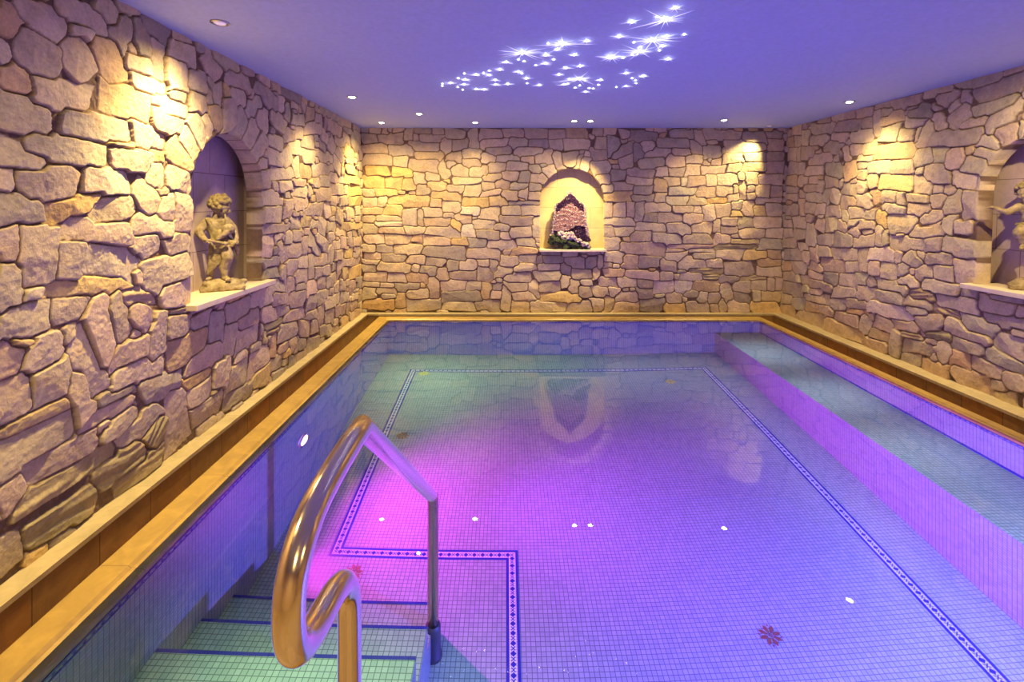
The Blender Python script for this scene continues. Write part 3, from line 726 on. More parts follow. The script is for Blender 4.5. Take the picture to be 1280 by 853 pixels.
bm_obj('border_ground', bm2, mat_tiles('light_border_tile', (0.74,0.78,0.70), (0.66,0.70,0.62), (0.3,0.33,0.3), 0.0121, 0.001), pfloor)
# flower stars of cut tile
M_STAR = mat_plain('russet_marble_tile', (0.20,0.075,0.04), 0.3)
M_STARY = mat_plain('ochre_marble_tile', (0.62,0.50,0.08), 0.3)
for (sx, sy, yl) in ((-.851,4.06,0), (-.853,2.76,0), (-.87,5.23,1), (1.653,5.0,1), (1.27,2.385,0)):
    bm = bmesh.new()
    for k in range(8):
        a = 2*PI*k/8+.2; d = Vector((math.cos(a), math.sin(a), 0)); w = Vector((-d.y, d.x, 0)); c = Vector((sx, sy, DEEP+.0022))
        bm.faces.new([bm.verts.new(c+v) for v in (d*.014-w*.004, d*.036-w*.011, d*.056, d*.036+w*.011, d*.014+w*.004)])
        g = a+PI/8; d2 = Vector((math.cos(g), math.sin(g), 0)); w2 = Vector((-d2.y, d2.x, 0))
        if k % 2: bm.faces.new([bm.verts.new(c+v) for v in (d2*.046-w2*.005, d2*.060, d2*.046+w2*.005)])
    for k in range(6):
        a0 = 2*PI*k/6; a1 = 2*PI*(k+.8)/6
        bm.faces.new([bm.verts.new(c+Vector((math.cos(a)*r, math.sin(a)*r, 0))) for a, r in ((a0,.004),(a0,.010),(a1,.010),(a1,.004))])
    for f in bm.faces:
        f.normal_update()
        if f.normal.z < 0: f.normal_flip()
    o = bm_obj('star_mosaic', bm, M_STARY if yl else M_STAR, pfloor)
    if yl: o['label'] = 'yellow star mosaic'

# bench along the right
BX, BZ = 2.42, -.525
bm, uv = newbm()
box_uv(bm, uv, BX, PX1-.001, PY0, PY1-.001, DEEP, BZ, skip='zX')
bench = struct('pool_bench', bm, M_TILE)
bm, uv = newbm()
box_uv(bm, uv, PX1-.008, PX1-.0005, PY0, PY1, BZ, BZ+.022)
bm_obj('bench_line', bm, M_BLUE_P, bench)

# entry steps at the near left
SX = -.35
ST = [(1.92,-.64),(2.205,-.87),(2.46,-1.06)]
ST = [(1.36,-.20),(1.64,-.42)]+ST
bm, uv = newbm(); y = PY0
for yn, z in ST:
    box_uv(bm, uv, PX0+.001, SX, y, yn, DEEP, z, skip='zx'); y = yn
steps = struct('pool_steps', bm, M_TILE)
for yn, z in ST:
    bm, uv = newbm()
    box_uv(bm, uv, PX0+.002, SX+.001, yn-.013, yn+.0015, z-.012, z+.0015)
    bm_obj('step_nosing', bm, M_BLUE_P, steps)

# the water: one surface, meeting the wet slope of the coping
bm = bmesh.new()
wx0, wx1, wy0, wy1 = PX0-.047, PX1+.026, PY0-.04, PY1+.052
bm.faces.new([bm.verts.new(p) for p in ((wx0,wy0,0),(wx1,wy0,0),(wx1,wy1,0),(wx0,wy1,0))])
water = bm_obj('pool_water', bm, M_WATER)
tag(water, 'clear still water filling the mosaic pool, lit violet and pink from below', 'water', kind='stuff')

# ------------------------------------------------------------------ niches
def niche(wall, arch, depth, lip=0.12, grow=0.16):
    """slab-lined recess behind the opening, and the projecting sill"""
    u0, u1 = arch.u0-grow, arch.u1+grow; v0, v1 = arch.v0, arch.v1+grow
    fx = {'l': lambda u, v, d: (XL-d, u, v), 'b': lambda u, v, d: (u, YB+d, v), 'r': lambda u, v, d: (xr(v)+d, u, v)}[wall]
    bm, uvl = newbm()
    def q(ps):
        f = uvquad(bm, uvl, [fx(*p) for p in ps], [(p[0]+(p[2]-lip if p[0] in (u0, u1) else 0)+.11, p[1]-v0-.001) for p in ps]); return f
    q([(u0,v0-.05,depth),(u1,v0-.05,depth),(u1,v1,depth),(u0,v1,depth)])
    q([(u0,v0-.05,lip),(u0,v0-.05,depth),(u0,v1,depth),(u0,v1,lip)])
    q([(u1,v0-.05,lip),(u1,v0-.05,depth),(u1,v1,depth),(u1,v1,lip)])
    q([(u0,v1,lip),(u1,v1,lip),(u1,v1,depth),(u0,v1,depth)])
    # back of the stone lip, so no light leaks in
    out = arch.outline(); cu = arch.c
    for (a, b) in zip(out, out[1:]):
        def far(p):
            s = 3.0; x = min(max(cu+(p[0]-cu)*s, u0), u1)
            y = v1 if (p[1] >= arch.vs and abs(p[0]-cu) < arch.r*.75) else p[1]
            return (x, min(max(y, v0), v1))
        fa, fb = far(a), far(b)
        q([(a[0],a[1],lip*.999),(b[0],b[1],lip*.999),(fb[0],fb[1],lip*.999),(fa[0],fa[1],lip*.999)])
    return bm, fx

bm, fl_ = niche('l', ARCH_L, .225); struct('niche_left', bm, M_PANEL)
bm, fb_ = niche('b', ARCH_B, .14, lip=.06, grow=.08); struct('niche_back', bm, mat_slabs('cream_niche_slabs', (0.70,0.57,0.28), (0.64,0.50,0.22), (0.3,0.2,0.1), 0.42, 0.26, 0.0022, 0.5, 0.6, 0.3, 7))
bm, fr_ = niche('r', ARCH_R, .225); struct('niche_right', bm, M_PANEL)

def sill(name, x0, x1, y0, y1, z, th, kind):
    bm = bmesh.new()
    box(bm, ((x0+x1)/2, (y0+y1)/2, z-th/2), (x1-x0, y1-y0, th), bev=.004)
    o = bm_obj(name, bm, M_SILL); return o
s1 = sill('niche_sill', XL-.26, XL+.062, 2.79, 3.745, .795, .035, 0)
tag(s1, 'cream stone sill slab under the left wall niche holding the standing cherub', 'sill')
s2 = sill('niche_sill', .41, 1.24, YB-.085, YB+.16, .795, .028, 0)
tag(s2, 'pale stone sill slab under the back wall niche holding the amethyst grotto', 'sill')
s3 = sill('niche_sill', xr(.8)-.062, xr(.8)+.26, 2.78, 3.72, .77, .035, 0)
tag(s3, 'cream stone sill slab under the right wall niche, cut by the picture edge', 'sill')

# ------------------------------------------------------------------ sculpted figures
def capsule(bm, a, b, ra, rb, seg=14):
    a, b = Vector(a), Vector(b); d = b-a; L = d.length
    if L < 1e-6: d = Vector((0,0,1)); L = 1e-6
    q = Vector((0,0,1)).rotation_difference(d.normalized()).to_matrix()
    rings = []
    for i in range(5):
        t = -PI/2+PI/2*i/4; rings.append((math.cos(t)*ra, math.sin(t)*ra))
    for i in range(5):
        t = PI/2*i/4; rings.append((math.cos(t)*rb, L+math.sin(t)*rb))
    vr = []
    for r, z in rings:
        r = max(r, 1e-4)
        vr.append([bm.verts.new(a+q @ Vector((r*math.cos(2*PI*k/seg), r*math.sin(2*PI*k/seg), z))) for k in range(seg)])
    for r0, r1 in zip(vr, vr[1:]):
        for k in range(seg): bm.faces.new((r0[k], r0[(k+1) % seg], r1[(k+1) % seg], r1[k]))
    bm.faces.new(vr[0][::-1]); bm.faces.new(vr[-1])

def ball(bm, c, r, rot=None):
    s = (r, r, r) if isinstance(r, (int, float)) else r
    m = Matrix.Translation(c)
    if rot is not None: m = m @ rot
    bmesh.ops.create_icosphere(bm, subdivisions=3, radius=1.0, matrix=m @ Matrix.Diagonal((*s, 1)))

def fuse(bm, voxel, smooth=2, disp=0.0, dscale=40, name='sculpt'):
    """merge overlapping volumes into one continuous skin"""
    me = bpy.data.meshes.new('tmp'); bm.to_mesh(me); bm.free()
    o = bpy.data.objects.new('tmp', me); COL.objects.link(o)
    r = o.modifiers.new('r', 'REMESH'); r.mode = 'VOXEL'; r.voxel_size = voxel; r.adaptivity = 0
    if smooth:
        s = o.modifiers.new('s', 'SMOOTH'); s.factor = 0.5; s.iterations = smooth
    dg = bpy.context.evaluated_depsgraph_get()
    out = bpy.data.meshes.new_from_object(o.evaluated_get(dg)); out.name = name
    bpy.data.objects.remove(o); bpy.data.meshes.remove(me)
    if disp:
        for v in out.vertices:
            p = v.co*dscale
            v.co += v.normal*disp*(mnoise.noise(p)+.5*mnoise.noise(p*2.1))
    for p in out.polygons: p.use_smooth = True
    return out

def curls(bm, c, R, n, r, keep, rs):
    for i in range(n):
        z = 1-2*(i+.5)/n; a = i*2.39996
        d = Vector((math.sqrt(1-z*z)*math.cos(a), math.sqrt(1-z*z)*math.sin(a), z))
        if not keep(d): continue
        p = Vector(c)+Vector((d.x*R[0], d.y*R[1], d.z*R[2]))
        ball(bm, p, r*rs.uniform(.75, 1.15))

def hand(bm, c, d, s=1.0, up=(0,0,1)):
    """little palm with five curled fingers; d = pointing direction"""
    c = Vector(c); d = Vector(d).normalized(); u = Vector(up); w = d.cross(u).normalized(); u = w.cross(d).normalized()
    capsule(bm, c, c+d*.018*s, .013*s, .012*s, 10)
    for k in range(4):
        o = w*(k-1.5)*.0075*s; L = (.017,.020,.019,.015)[k]*s
        p0 = c+d*.020*s+o; p1 = p0+d*L*.8-u*.003*s; p2 = p1+d*L*.4-u*.010*s
        capsule(bm, p0, p1, .0046*s, .0042*s, 8); capsule(bm, p1, p2, .0042*s, .0036*s, 8)
    t0 = c+d*.006*s+w*.013*s; t1 = t0+(d*.7+w*.8).normalized()*.014*s
    capsule(bm, t0, t1, .0052*s, .0046*s, 8); capsule(bm, t1, t1+(d-u*.5).normalized()*.010*s, .0046*s, .004*s, 8)

def head(bm, bmh, c, look, s, rs):
    """cherub head: skull, cheeks, brow, nose, lips, chin, ear; curls in bmh. look = unit vector"""
    c = Vector(c); f = Vector(look).normalized(); side = f.cross(Vector((0,0,1))).normalized(); up = side.cross(f).normalized()
    R = Matrix((side, f, up)).transposed().to_4x4()
    P = lambda a, b, z: c+side*a*s+f*b*s+up*z*s
    ball(bm, P(0,0,.006), (.048*s,.054*s,.054*s), R)
    ball(bm, P(0,.018,-.020), (.040*s,.038*s,.036*s), R)
    for k in (-1, 1):
        ball(bm, P(k*.022,.034,-.018), .017*s)                    # cheek
        capsule(bm, P(k*.008,.051,.010), P(k*.030,.040,.010), .0062*s, .0055*s, 8)   # brow
        ball(bm, P(k*.018,.0455,-.001), .0072*s)                   # eye
        capsule(bm, P(k*.050,-.004,.006), P(k*.049,-.004,-.012), .008*s, .006*s, 8)  # ear
    capsule(bm, P(0,.052,.004), P(0,.064,-.012), .005*s, .0078*s, 8)   # nose
    capsule(bm, P(-.009,.054,-.024), P(.009,.054,-.024), .0042*s, .0042*s, 8)
    capsule(bm, P(-.007,.052,-.031), P(.007,.052,-.031), .0045*s, .0045*s, 8)
    ball(bm, P(0,.046,-.042), .012*s)                             # chin
    def keep(d):
        ff = d.x*side.x+0; v = Vector(d)
        fr = v.dot(Vector((0,1,0))); 
        return True
    n = 74
    for i in range(n):
        z = 1-2*(i+.5)/n; a = i*2.39996
        lx, ly, lz = math.sqrt(1-z*z)*math.cos(a), math.sqrt(1-z*z)*math.sin(a), z
        if lz < -.45 or (ly > .35 and lz < .52) or (ly > .05 and lz < .0 and abs(lx) < .9): continue
        p = P(lx*.054, ly*.058-.004, lz*.060+.008)
        ball(bmh, p, .0155*s*rs.uniform(.75, 1.1))
        ball(bmh, p+Vector((rs.uniform(-1,1), rs.uniform(-1,1), rs.uniform(-1,1)))*.010*s, .010*s)

M_HAIR = mat_rock('mossy_cast_stone', (0.13,0.10,0.04), (0.36,0.29,0.14), 40, 0.9, 0.6, 0.004)
rs = np.random.RandomState(5)

def rock_base(w, d, h, seed):
    bm = bmesh.new()
    r = np.random.RandomState(seed)
    ball(bm, (0,0,h*.36), (w*.47, d*.48, h*.5))
    for _ in range(16):
        ball(bm, (r.uniform(-w*.38, w*.38), r.uniform(-d*.34, d*.34), r.uniform(.1, .55)*h), (r.uniform(.1,.2)*w, r.uniform(.12,.22)*d, r.uniform(.2,.4)*h))
    box(bm, (0,0,h*.16), (w*.98, d*.92, h*.30))
    me = fuse(bm, .006, 2, .006, 34)
    for v in me.vertices:
        if v.co.z < 0.002: v.co.z = 0
    return me

# left cherub, standing on a rock, pipe at his hip, draped
root = empty('cherub_statue', (-1.885, 3.30, .795), math.radians(29.3))
tag(root, 'weathered stone cherub standing on a rock in the left wall niche, playing a pipe bag', 'statue')
link('rock_base', rock_base(.265, .19, .085, 3), M_STATUE, root)
bm = bmesh.new(); bh = bmesh.new()
head(bm, bh, (-.018,-.005,.552), (.96,-.20,-.36), 1.08, rs)
capsule(bm, (-.028,0,.505), (-.030,0,.475), .030, .036)
ball(bm, (-.038,-.002,.425), (.066,.050,.056)); ball(bm, (-.022,-.008,.365), (.058,.052,.055)); ball(bm, (-.006,-.004,.315), (.064,.052,.048))
# his right arm: shoulder, elbow out, forearm back to the pipe
capsule(bm, (-.088,-.005,.452), (-.138,-.03,.388), .031, .025); capsule(bm, (-.138,-.03,.388), (-.098,-.075,.335), .025, .017)
hand(bm, (-.098,-.075,.335), (.9,-.2,-.3), 1.25)
# his left arm round the bag
capsule(bm, (.020,-.005,.452), (.060,.0,.405), .030, .026); capsule(bm, (.060,0,.405), (.078,-.035,.335), .024, .017)
hand(bm, (.076,-.040,.325), (-.6,-.6,-.4), 1.2)
# standing leg and the leg set back
capsule(bm, (.022,-.012,.300), (.026,-.048,.215), .047, .036); capsule(bm, (.026,-.048,.215), (.008,-.030,.150), .033, .031); capsule(bm, (.008,-.030,.150), (.010,-.032,.090), .030, .020)
capsule(bm, (.006,-.026,.083), (.032,-.075,.075), .019, .014)
for k in range(5): ball(bm, (.018+.006*k, -.084+.003*k, .073), .0065-.0006*k)
capsule(bm, (-.040,.005,.300), (-.062,-.005,.200), .043, .030); capsule(bm, (-.062,-.005,.200), (-.072,.012,.090), .028, .018)
capsule(bm, (-.074,.010,.082), (-.088,-.034,.076), .017, .013)
body = link('body', fuse(bm, .0036, 1, .0016, 60), M_STATUE, root)
link('hair', fuse(bh, .0032, 1, .001, 80), M_HAIR, root)
bm = bmesh.new()      # drapery over hips and shoulder, hanging in folds behind the leg
for k in range(9):
    a = k/8
    capsule(bm, (-.095+.025*a, -.022-.03*math.sin(a*PI), .470-.02*a), (-.055+.085*a, -.050, .330-.02*math.sin(a*PI)), .010, .013, 8)
for k in range(11):
    a = k/10
    capsule(bm, (-.060+.125*a, -.050+.02*abs(a-.5), .318), (-.085+.06*a, -.030+.012*(k % 2), .115+.06*a), .013, .009, 8)
capsule(bm, (-.070,-.040,.325), (.075,-.045,.310), .018, .020); capsule(bm, (.075,-.045,.310), (.085,-.010,.235), .018, .012)
link('drapery', fuse(bm, .004, 1, .002, 70), M_HAIR, root)
bm = bmesh.new()
ball(bm, (.030,-.062,.405), (.040,.032,.036)); capsule(bm, (.020,-.075,.385), (-.030,-.080,.340), .022, .012)
link('pipe_bag', fuse(bm, .0036, 1, .002, 60), M_STATUE, root)
bm = bmesh.new()
capsule(bm, (-.105,-.098,.342), (.010,-.088,.312), .0065, .0095, 10); capsule(bm, (.010,-.088,.312), (.018,-.088,.309), .013, .013, 10)
capsule(bm, (.020,-.075,.400), (.012,-.058,.498), .006, .005, 10)
bm_obj('pipe', bm, M_STATUE, root, True)

# right cherub, one arm thrown out to the side, knee raised, stepping on a rock
root = empty('cherub_statue', (3.63, 3.415, .77), math.radians(-46.0))
tag(root, 'stone cherub with arm stretched out in the right wall niche, half outside the picture', 'statue')
link('rock_base', rock_base(.24, .18, .10, 8), M_STATUE, root)
bm = bmesh.new(); bh = bmesh.new()
head(bm, bh, (-.030,-.005,.672), (-.35,-.90,-.25), 1.05, rs)
capsule(bm, (-.026,0,.625), (-.022,0,.600), .028, .034)
ball(bm, (-.018,0,.555), (.062,.047,.052)); ball(bm, (-.008,-.006,.495), (.054,.050,.052)); ball(bm, (-.010,-.002,.440), (.060,.050,.046))
capsule(bm, (-.062,0,.580), (-.125,-.035,.535), .027, .022); capsule(bm, (-.125,-.035,.535), (-.178,-.055,.560), .022, .014)
hand(bm, (-.180,-.056,.562), (-.9,-.1,.3), 1.15)
capsule(bm, (.045,0,.585), (.105,-.03,.620), .027, .022); capsule(bm, (.105,-.03,.620), (.120,-.055,.690), .022, .014)
hand(bm, (.120,-.056,.695), (.1,-.3,.9), 1.15, (1,0,0))
capsule(bm, (-.040,-.02,.425), (-.070,-.085,.395), .043, .035); capsule(bm, (-.070,-.085,.395), (-.050,-.060,.315), .032, .020)
capsule(bm, (-.050,-.060,.305), (-.060,-.105,.290), .016, .012)
capsule(bm, (.015,0,.420), (.018,-.020,.300), .045, .032); capsule(bm, (.018,-.020,.300), (.005,0,.110), .032, .019)
capsule(bm, (.004,0,.098), (-.005,-.045,.092), .017, .013)
link('body', fuse(bm, .0040, 1, .0016, 60), M_STATUE, root)
link('hair', fuse(bh, .0036, 1, .001, 80), M_HAIR, root)
bm = bmesh.new()
for k in range(10):
    a = k/9
    capsule(bm, (-.072+.13*a, -.030-.03*math.sin(a*PI), .452), (-.060+.10*a, -.052, .385-.06*a), .012, .009, 8)
capsule(bm, (-.074,-.02,.448), (.062,-.03,.455), .016, .016); capsule(bm, (.060,0,.450), (.075,.02,.300), .018, .010)
link('drapery', fuse(bm, .0042, 1, .002, 70), M_HAIR, root)

# amethyst grotto in the back niche
root = empty('amethyst_grotto', (.795, 6.225, .795))
tag(root, 'pointed amethyst grotto with white crystal bands and a mossy foot in the back wall niche', 'mineral')
M_SHELL = mat_rock('grey_geode_rind', (0.10,0.09,0.08), (0.30,0.27,0.24), 30)
M_DRUSE = mat_rock('white_quartz_druse', (0.26,0.16,0.19), (0.66,0.55,0.54), 60, 0.35, 0.8, 0.006)
M_AME = mat_plain('dark_amethyst', (0.045,0.015,0.06), 0.2)
M_ROSE = mat_rock('rose_crystal', (0.22,0.09,0.12), (0.52,0.31,0.32), 70, 0.35, 0.8, 0.005)
M_MOSS = mat_rock('dark_moss', (0.006,0.012,0.012), (0.05,0.075,0.03), 40, 0.9, 0.9, 0.01)
# outline half-width by height (metres)
GW = [(0,.265),(.10,.262),(.20,.235),(.30,.215),(.40,.205),(.50,.200),(.545,.19),(.60,.115),(.66,.05),(.715,.012)]
def gw(z):
    for (a, wa), (b, wb) in zip(GW, GW[1:]):
        if z <= b: return wa+(wb-wa)*(z-a)/(b-a)
    return .01
bm = bmesh.new()
for i in range(24):
    z = .70*i/23; w = gw(z)
    ball(bm, (0,.030,z+.01), (max(w*.97, .012), .055*min(1, .3+w*4), .030))
me = fuse(bm, .007, 1, .012, 26)
link('rind', me, M_SHELL, root)
def crystals(name, pts, m, size, depth=-.03):
    bm = bmesh.new(); r = np.random.RandomState(len(pts))
    for x, z, y in pts:
        s = size*r.uniform(.6, 1.35); d = Vector((r.normal(0, .5), -1, r.normal(.1, .5))).normalized()
        u = d.orthogonal().normalized(); w = d.cross(u); c = Vector((x, y, z))
        b0 = [bm.verts.new(c-d*s*.9+(u*math.cos(PI*k/3)+w*math.sin(PI*k/3))*s*.55) for k in range(6)]
        b1 = [bm.verts.new(c+d*s*.3+(u*math.cos(PI*k/3)+w*math.sin(PI*k/3))*s*.50) for k in range(6)]
        tip = bm.verts.new(c+d*s*1.1)
        for k in range(6):
            bm.faces.new((b0[k], b0[(k+1) % 6], b1[(k+1) % 6], b1[k])); bm.faces.new((b1[k], b1[(k+1) % 6], tip))
    return bm_obj(name, bm, m, root)
r = np.random.RandomState(21)
edge_, dark, rose, pale, moss = [], [], [], [], []
for _ in range(5200):
    z = r.uniform(.0, .71); w = gw(z); x = r.uniform(-w, w); t = abs(x)/w
    yb = -.030-.02*(1-t*t)
    roof = z > .475+.0*x and (z > .50-.10*(1-min(1, abs(x)/.10))*-1 if False else True)
    # zones
    if t > .86 and z > .16: edge_.append((x, z, yb+.006)); continue
    chev = .615-abs(x)*.75           # chevron of dark crystals under the peak
    if z > chev+.075: edge_.append((x, z, yb)); continue
    if z > chev-.035: dark.append((x, z, yb)); continue
    if z > .255+.04*math.sin(x*14): (edge_ if (z*17+.3*math.sin(x*20)) % 1 < .22 else rose).append((x, z, yb-.008)); continue
    if z > .215 and x < .06 or (z > .09+max(0, -x)*.9 and x > .0 and z > .10): dark.append((x, z, yb+.004)); continue
    if .12 < z < .235 and x < .06: pale.append((x, z-.0, yb-.035)); continue
    moss.append((x, z))
crystals('white_crystals', edge_[:1500], M_DRUSE, .014)
crystals('dark_crystals', dark[:1400], M_AME, .014)
crystals('rose_crystals', rose[:1500], M_ROSE, .012)
bm = bmesh.new()
for k in range(12): ball(bm, (r.uniform(-.17,.03), -.055+r.uniform(-.012,.012), r.uniform(.145,.205)), r.uniform(.025,.042))
for k in range(9):
    a = k/8; ball(bm, (.02+.20*a, -.075, .155-.115*a+.01*math.sin(k*2)), r.uniform(.020,.032))
link('druse_cushion', fuse(bm, .006, 1, .014, 55), M_DRUSE, root)
bm = bmesh.new()
for k in range(34):
    x = r.uniform(-.235,.235); top = .115+.05*(x < -.02)-max(0, x)*.35
    ball(bm, (x, -.050+r.uniform(-.02,.03), r.uniform(.02, max(.03, top))), r.uniform(.022,.045))
me = fuse(bm, .007, 1, .012, 60)
for v in me.vertices: v.co.z = max(v.co.z, 0)
link('mossy_foot', me, M_MOSS, root)

# ------------------------------------------------------------------ handrail
root = empty('handrail', (-.345, 1.09, 0))
tag(root, 'polished steel tube handrail curling over the pool steps', 'handrail')
RX = 0.0
def rp(y, z): return (RX, y-1.09, z)
def smooth_path(ctrl, n=10):
    P = [Vector(c) for c in ctrl]; out = []
    for i in range(len(P)-1):
        p0 = P[max(i-1, 0)]; p1 = P[i]; p2 = P[i+1]; p3 = P[min(i+2, len(P)-1)]
        for k in range(n):
            t = k/n; out.append(0.5*((2*p1)+(p2-p0)*t+(2*p0-5*p1+4*p2-p3)*t*t+(-p0+3*p1-3*p2+p3)*t**3))
    out.append(P[-1]); return out
hook = smooth_path([rp(1.09,.02), rp(1.09,.25), rp(1.09,.44), rp(1.083,.515), rp(1.052,.562), rp(1.005,.585), rp(.95,.597), rp(.89,.606), rp(.832,.626), rp(.797,.662), rp(.786,.715), rp(.800,.768), rp(.842,.808), rp(.905,.828), rp(1.0,.836), rp(1.09,.838)])
hook = hook+[Vector(rp(1.185,.835)), Vector(rp(2.33,-.012)), Vector(rp(2.33,-1.24))]
bm = bmesh.new(); tube(bm, hook, .0255, 32)
bm_obj('grab_tube', bm, M_STEEL, root)
bm = bmesh.new()
lathe(bm, [(.0257,.030),(.040,.028),(.052,.018),(.055,.0105),(.001,.0105)], 32, rp(1.09, 0))
o = bm_obj('flange', bm, M_STEEL, root, True)
bm = bmesh.new()
lathe(bm, [(.0262,-1.03),(.034,-1.035),(.036,-1.06),(.036,-1.225),(.042,-1.23),(.044,-1.249),(.001,-1.249)], 32, rp(2.33, 0))
o = bm_obj('socket', bm, M_RUBBER, root, True); o['label'] = 'black rubber floor socket'

# ------------------------------------------------------------------ lamps
def spot(loc, target, energy, color, angle=70, blend=.6, rad=.02):
    l = bpy.data.lights.new('spot', 'SPOT'); l.energy = energy; l.color = color
    l.spot_size = math.radians(angle); l.spot_blend = blend; l.shadow_soft_size = rad
    o = bpy.data.objects.new('spot_light', l); COL.objects.link(o); o.location = loc
    d = Vector(target)-Vector(loc); o.rotation_euler = d.to_track_quat('-Z', 'Y').to_euler()
    return o
def area(loc, sx, sy, energy, color, down=True, rot=None, spread=180):
    l = bpy.data.lights.new('area', 'AREA'); l.shape = 'RECTANGLE'; l.size = sx; l.size_y = sy; l.energy = energy; l.color = color; l.spread = math.radians(spread)
    o = bpy.data.objects.new('added_glow', l); COL.objects.link(o); o.location = loc
    o.rotation_euler = rot if rot else ((0,0,0) if down else (PI,0,0))
    return o
def px_ceil(x, y):
    Y = F*(CEIL-EYE)/(CY-y); return (x-CX)/F*Y, Y

M_BULB = mat_emit('warm_halogen', (1.0,0.86,0.62), 45.0)
M_BULBOFF = mat_emit('dim_halogen', (0.8,0.75,0.9), 0.28)
WARM = (1.0, 0.72, 0.29)
LAMPS = [
 # px, py, lit, target, energy, label
 (275,28,0,(XL,2.62,.85),150,'unlit recessed downlight over the left niche, nearest the viewer'),
 (440,121,1,(XL,4.45,.8),60,'glowing recessed downlight halfway along the left wall'),
 (477,153,1,(XL,5.75,.8),100,'glowing recessed downlight in the far left ceiling corner'),
 (524,142,1,(-.95,YB,.9),70,'glowing recessed downlight to the right of the far left corner one'),
 (594,153,1,(-.5,YB,.8),30,'glowing recessed downlight above the back wall, left of the niche'),
 (718,151,1,(.2,YB,.8),25,'left one of the pair of downlights above the back niche'),
 (738,151,1,(.84,YB+.1,1.05),190,'right one of the pair of downlights above the back niche'),
 (905,150,1,(2.3,YB,.8),45,'glowing recessed downlight above the back wall, right of the niche'),
 (962,157,0,(2.91,YB,1.78),110,'dim recessed downlight above the hot bright patch on the back wall'),
 (1062,127,1,(XR1,4.6,.8),75,'glowing recessed downlight above the right wall'),
]
def downlight(x, y, lit, label):
    root = empty('downlight', (x, y, CEIL))
    tag(root, label, 'ceiling light')
    bm = bmesh.new()
    lathe(bm, [(.046,-.0005),(.047,-.004),(.040,-.008),(.031,-.006),(.029,-.0015)], 28)
    bm_obj('bezel', bm, M_RING, root, True)
    bm = bmesh.new()
    lathe(bm, [(.029,-.003),(.024,-.008),(.014,-.012),(.0005,-.0135)], 24)
    bm_obj('bulb', bm, M_BULB if lit else M_BULBOFF, root, True)
for px, py, lit, tgt, en, lab in LAMPS:
    x, y = px_ceil(px, py)
    y = min(y, 6.02)
    downlight(x, y, lit, lab)
    spot((x, y, CEIL-.02), tgt, en*1.5, WARM, {738: 60, 962: 64}.get(px, 92), .9, .02)
    if px not in (738, 962): spot((x, y, CEIL-.02), (x+(.1 if x < 0 else -.1), y-.1, 0), en*.6, WARM, 150, 1.0, .02)
# one more like them outside the picture, lighting the near right wall and its niche
downlight(2.95, 2.45, 1, 'recessed downlight above the near right wall, outside the picture')
spot((2.95, 2.45, CEIL-.02), (3.7, 3.5, 1.0), 190, WARM, 90, .9, .02)
spot((2.95, 2.45, CEIL-.02), (2.95, 2.4, 0), 60, WARM, 140, 1.0, .02)
for x_, y_, n_ in ((-1.35, .9, 'left'), (.3, -.6, 'middle'), (2.3, .1, 'right')):  # added lamps out of view, warming the handrail and the near walls
    downlight(x_, y_, 1, 'added unseen downlight over the deck behind the viewer, '+n_+' one')
    spot((x_, y_, CEIL-.02), (x_-.3, y_-.3, 0), 150, WARM, 150, 1.0, .02)

# underwater lamps
M_LENS = mat_emit('pink_lamp_lens', (1.0,0.30,0.90), 9.0)
M_LENSV = mat_emit('violet_lamp_lens', (0.45,0.2,1.0), 6.0)
def pool_lamp(loc, ang, m, label):
    root = empty('underwater_lamp', loc, ang)     # faces local +x
    tag(root, label, 'pool light')
    def lx(prof, seg=28):
        b = bmesh.new(); lathe(b, prof, seg); bmesh.ops.rotate(b, verts=b.verts, matrix=Matrix.Rotation(PI/2, 3, 'Y')); return b
    bm_obj('bezel', lx([(.070,.001),(.070,.008),(.060,.014),(.053,.012)]), M_RING, root, True)
    bm_obj('lens', lx([(.053,.011),(.036,.018),(.0005,.021)]), m, root, True)
LY = 3.30
pool_lamp((PX0, LY, -.50), 0, M_LENS, 'round pink underwater lamp glowing on the left pool wall')
pool_lamp((1.75, PY0, -.55), PI/2, M_LENSV, 'violet underwater lamp on the near pool wall, outside the picture')
PINK = (1.0, 0.05, 0.80); VIO = (0.14, 0.12, 1.0)
spot((PX0+.03, LY, -.50), (.4, LY-.25, -1.05), 420, PINK, 124, .9, .03)
spot((PX0+.03, LY, -.50), (2.4, LY-.2, -.50), 1050, (0.54, 0.03, 0.95), 70, .9, .03)
spot((1.9, PY0+.03, -.42), (1.7, 5.0, -.75), 860, VIO, 156, .35, .03)
# added area lights in place of light crossing the water, downwards and upwards
G_ = (0.80,1.0,0.52); B_ = (0.74,0.74,1.0)
for x_, y_, e_, c_ in ((-.85,5.2,4.6,G_), (-.75,4.5,1.8,G_), (-.7,1.75,4.0,G_), (0.0,1.9,1.2,G_), (2.6,5.0,2.6,B_), (2.6,4.0,2.6,B_), (2.6,3.1,2.6,B_), (2.6,2.3,2.6,B_), (.3,5.3,2.4,G_), (1.4,5.2,2.2,B_)):
    area((x_, y_, -.02), .9, .7, e_, c_, True, None, 75)      # added under the surface, standing in for room light entering the water
area(((PX0+PX1)/2, (PY0+PY1)/2, .02), PX1-PX0-.1, PY1-PY0-.1, 44, (0.20,0.13,1.0), False)  # added violet light above the surface, in place of the pool's glow

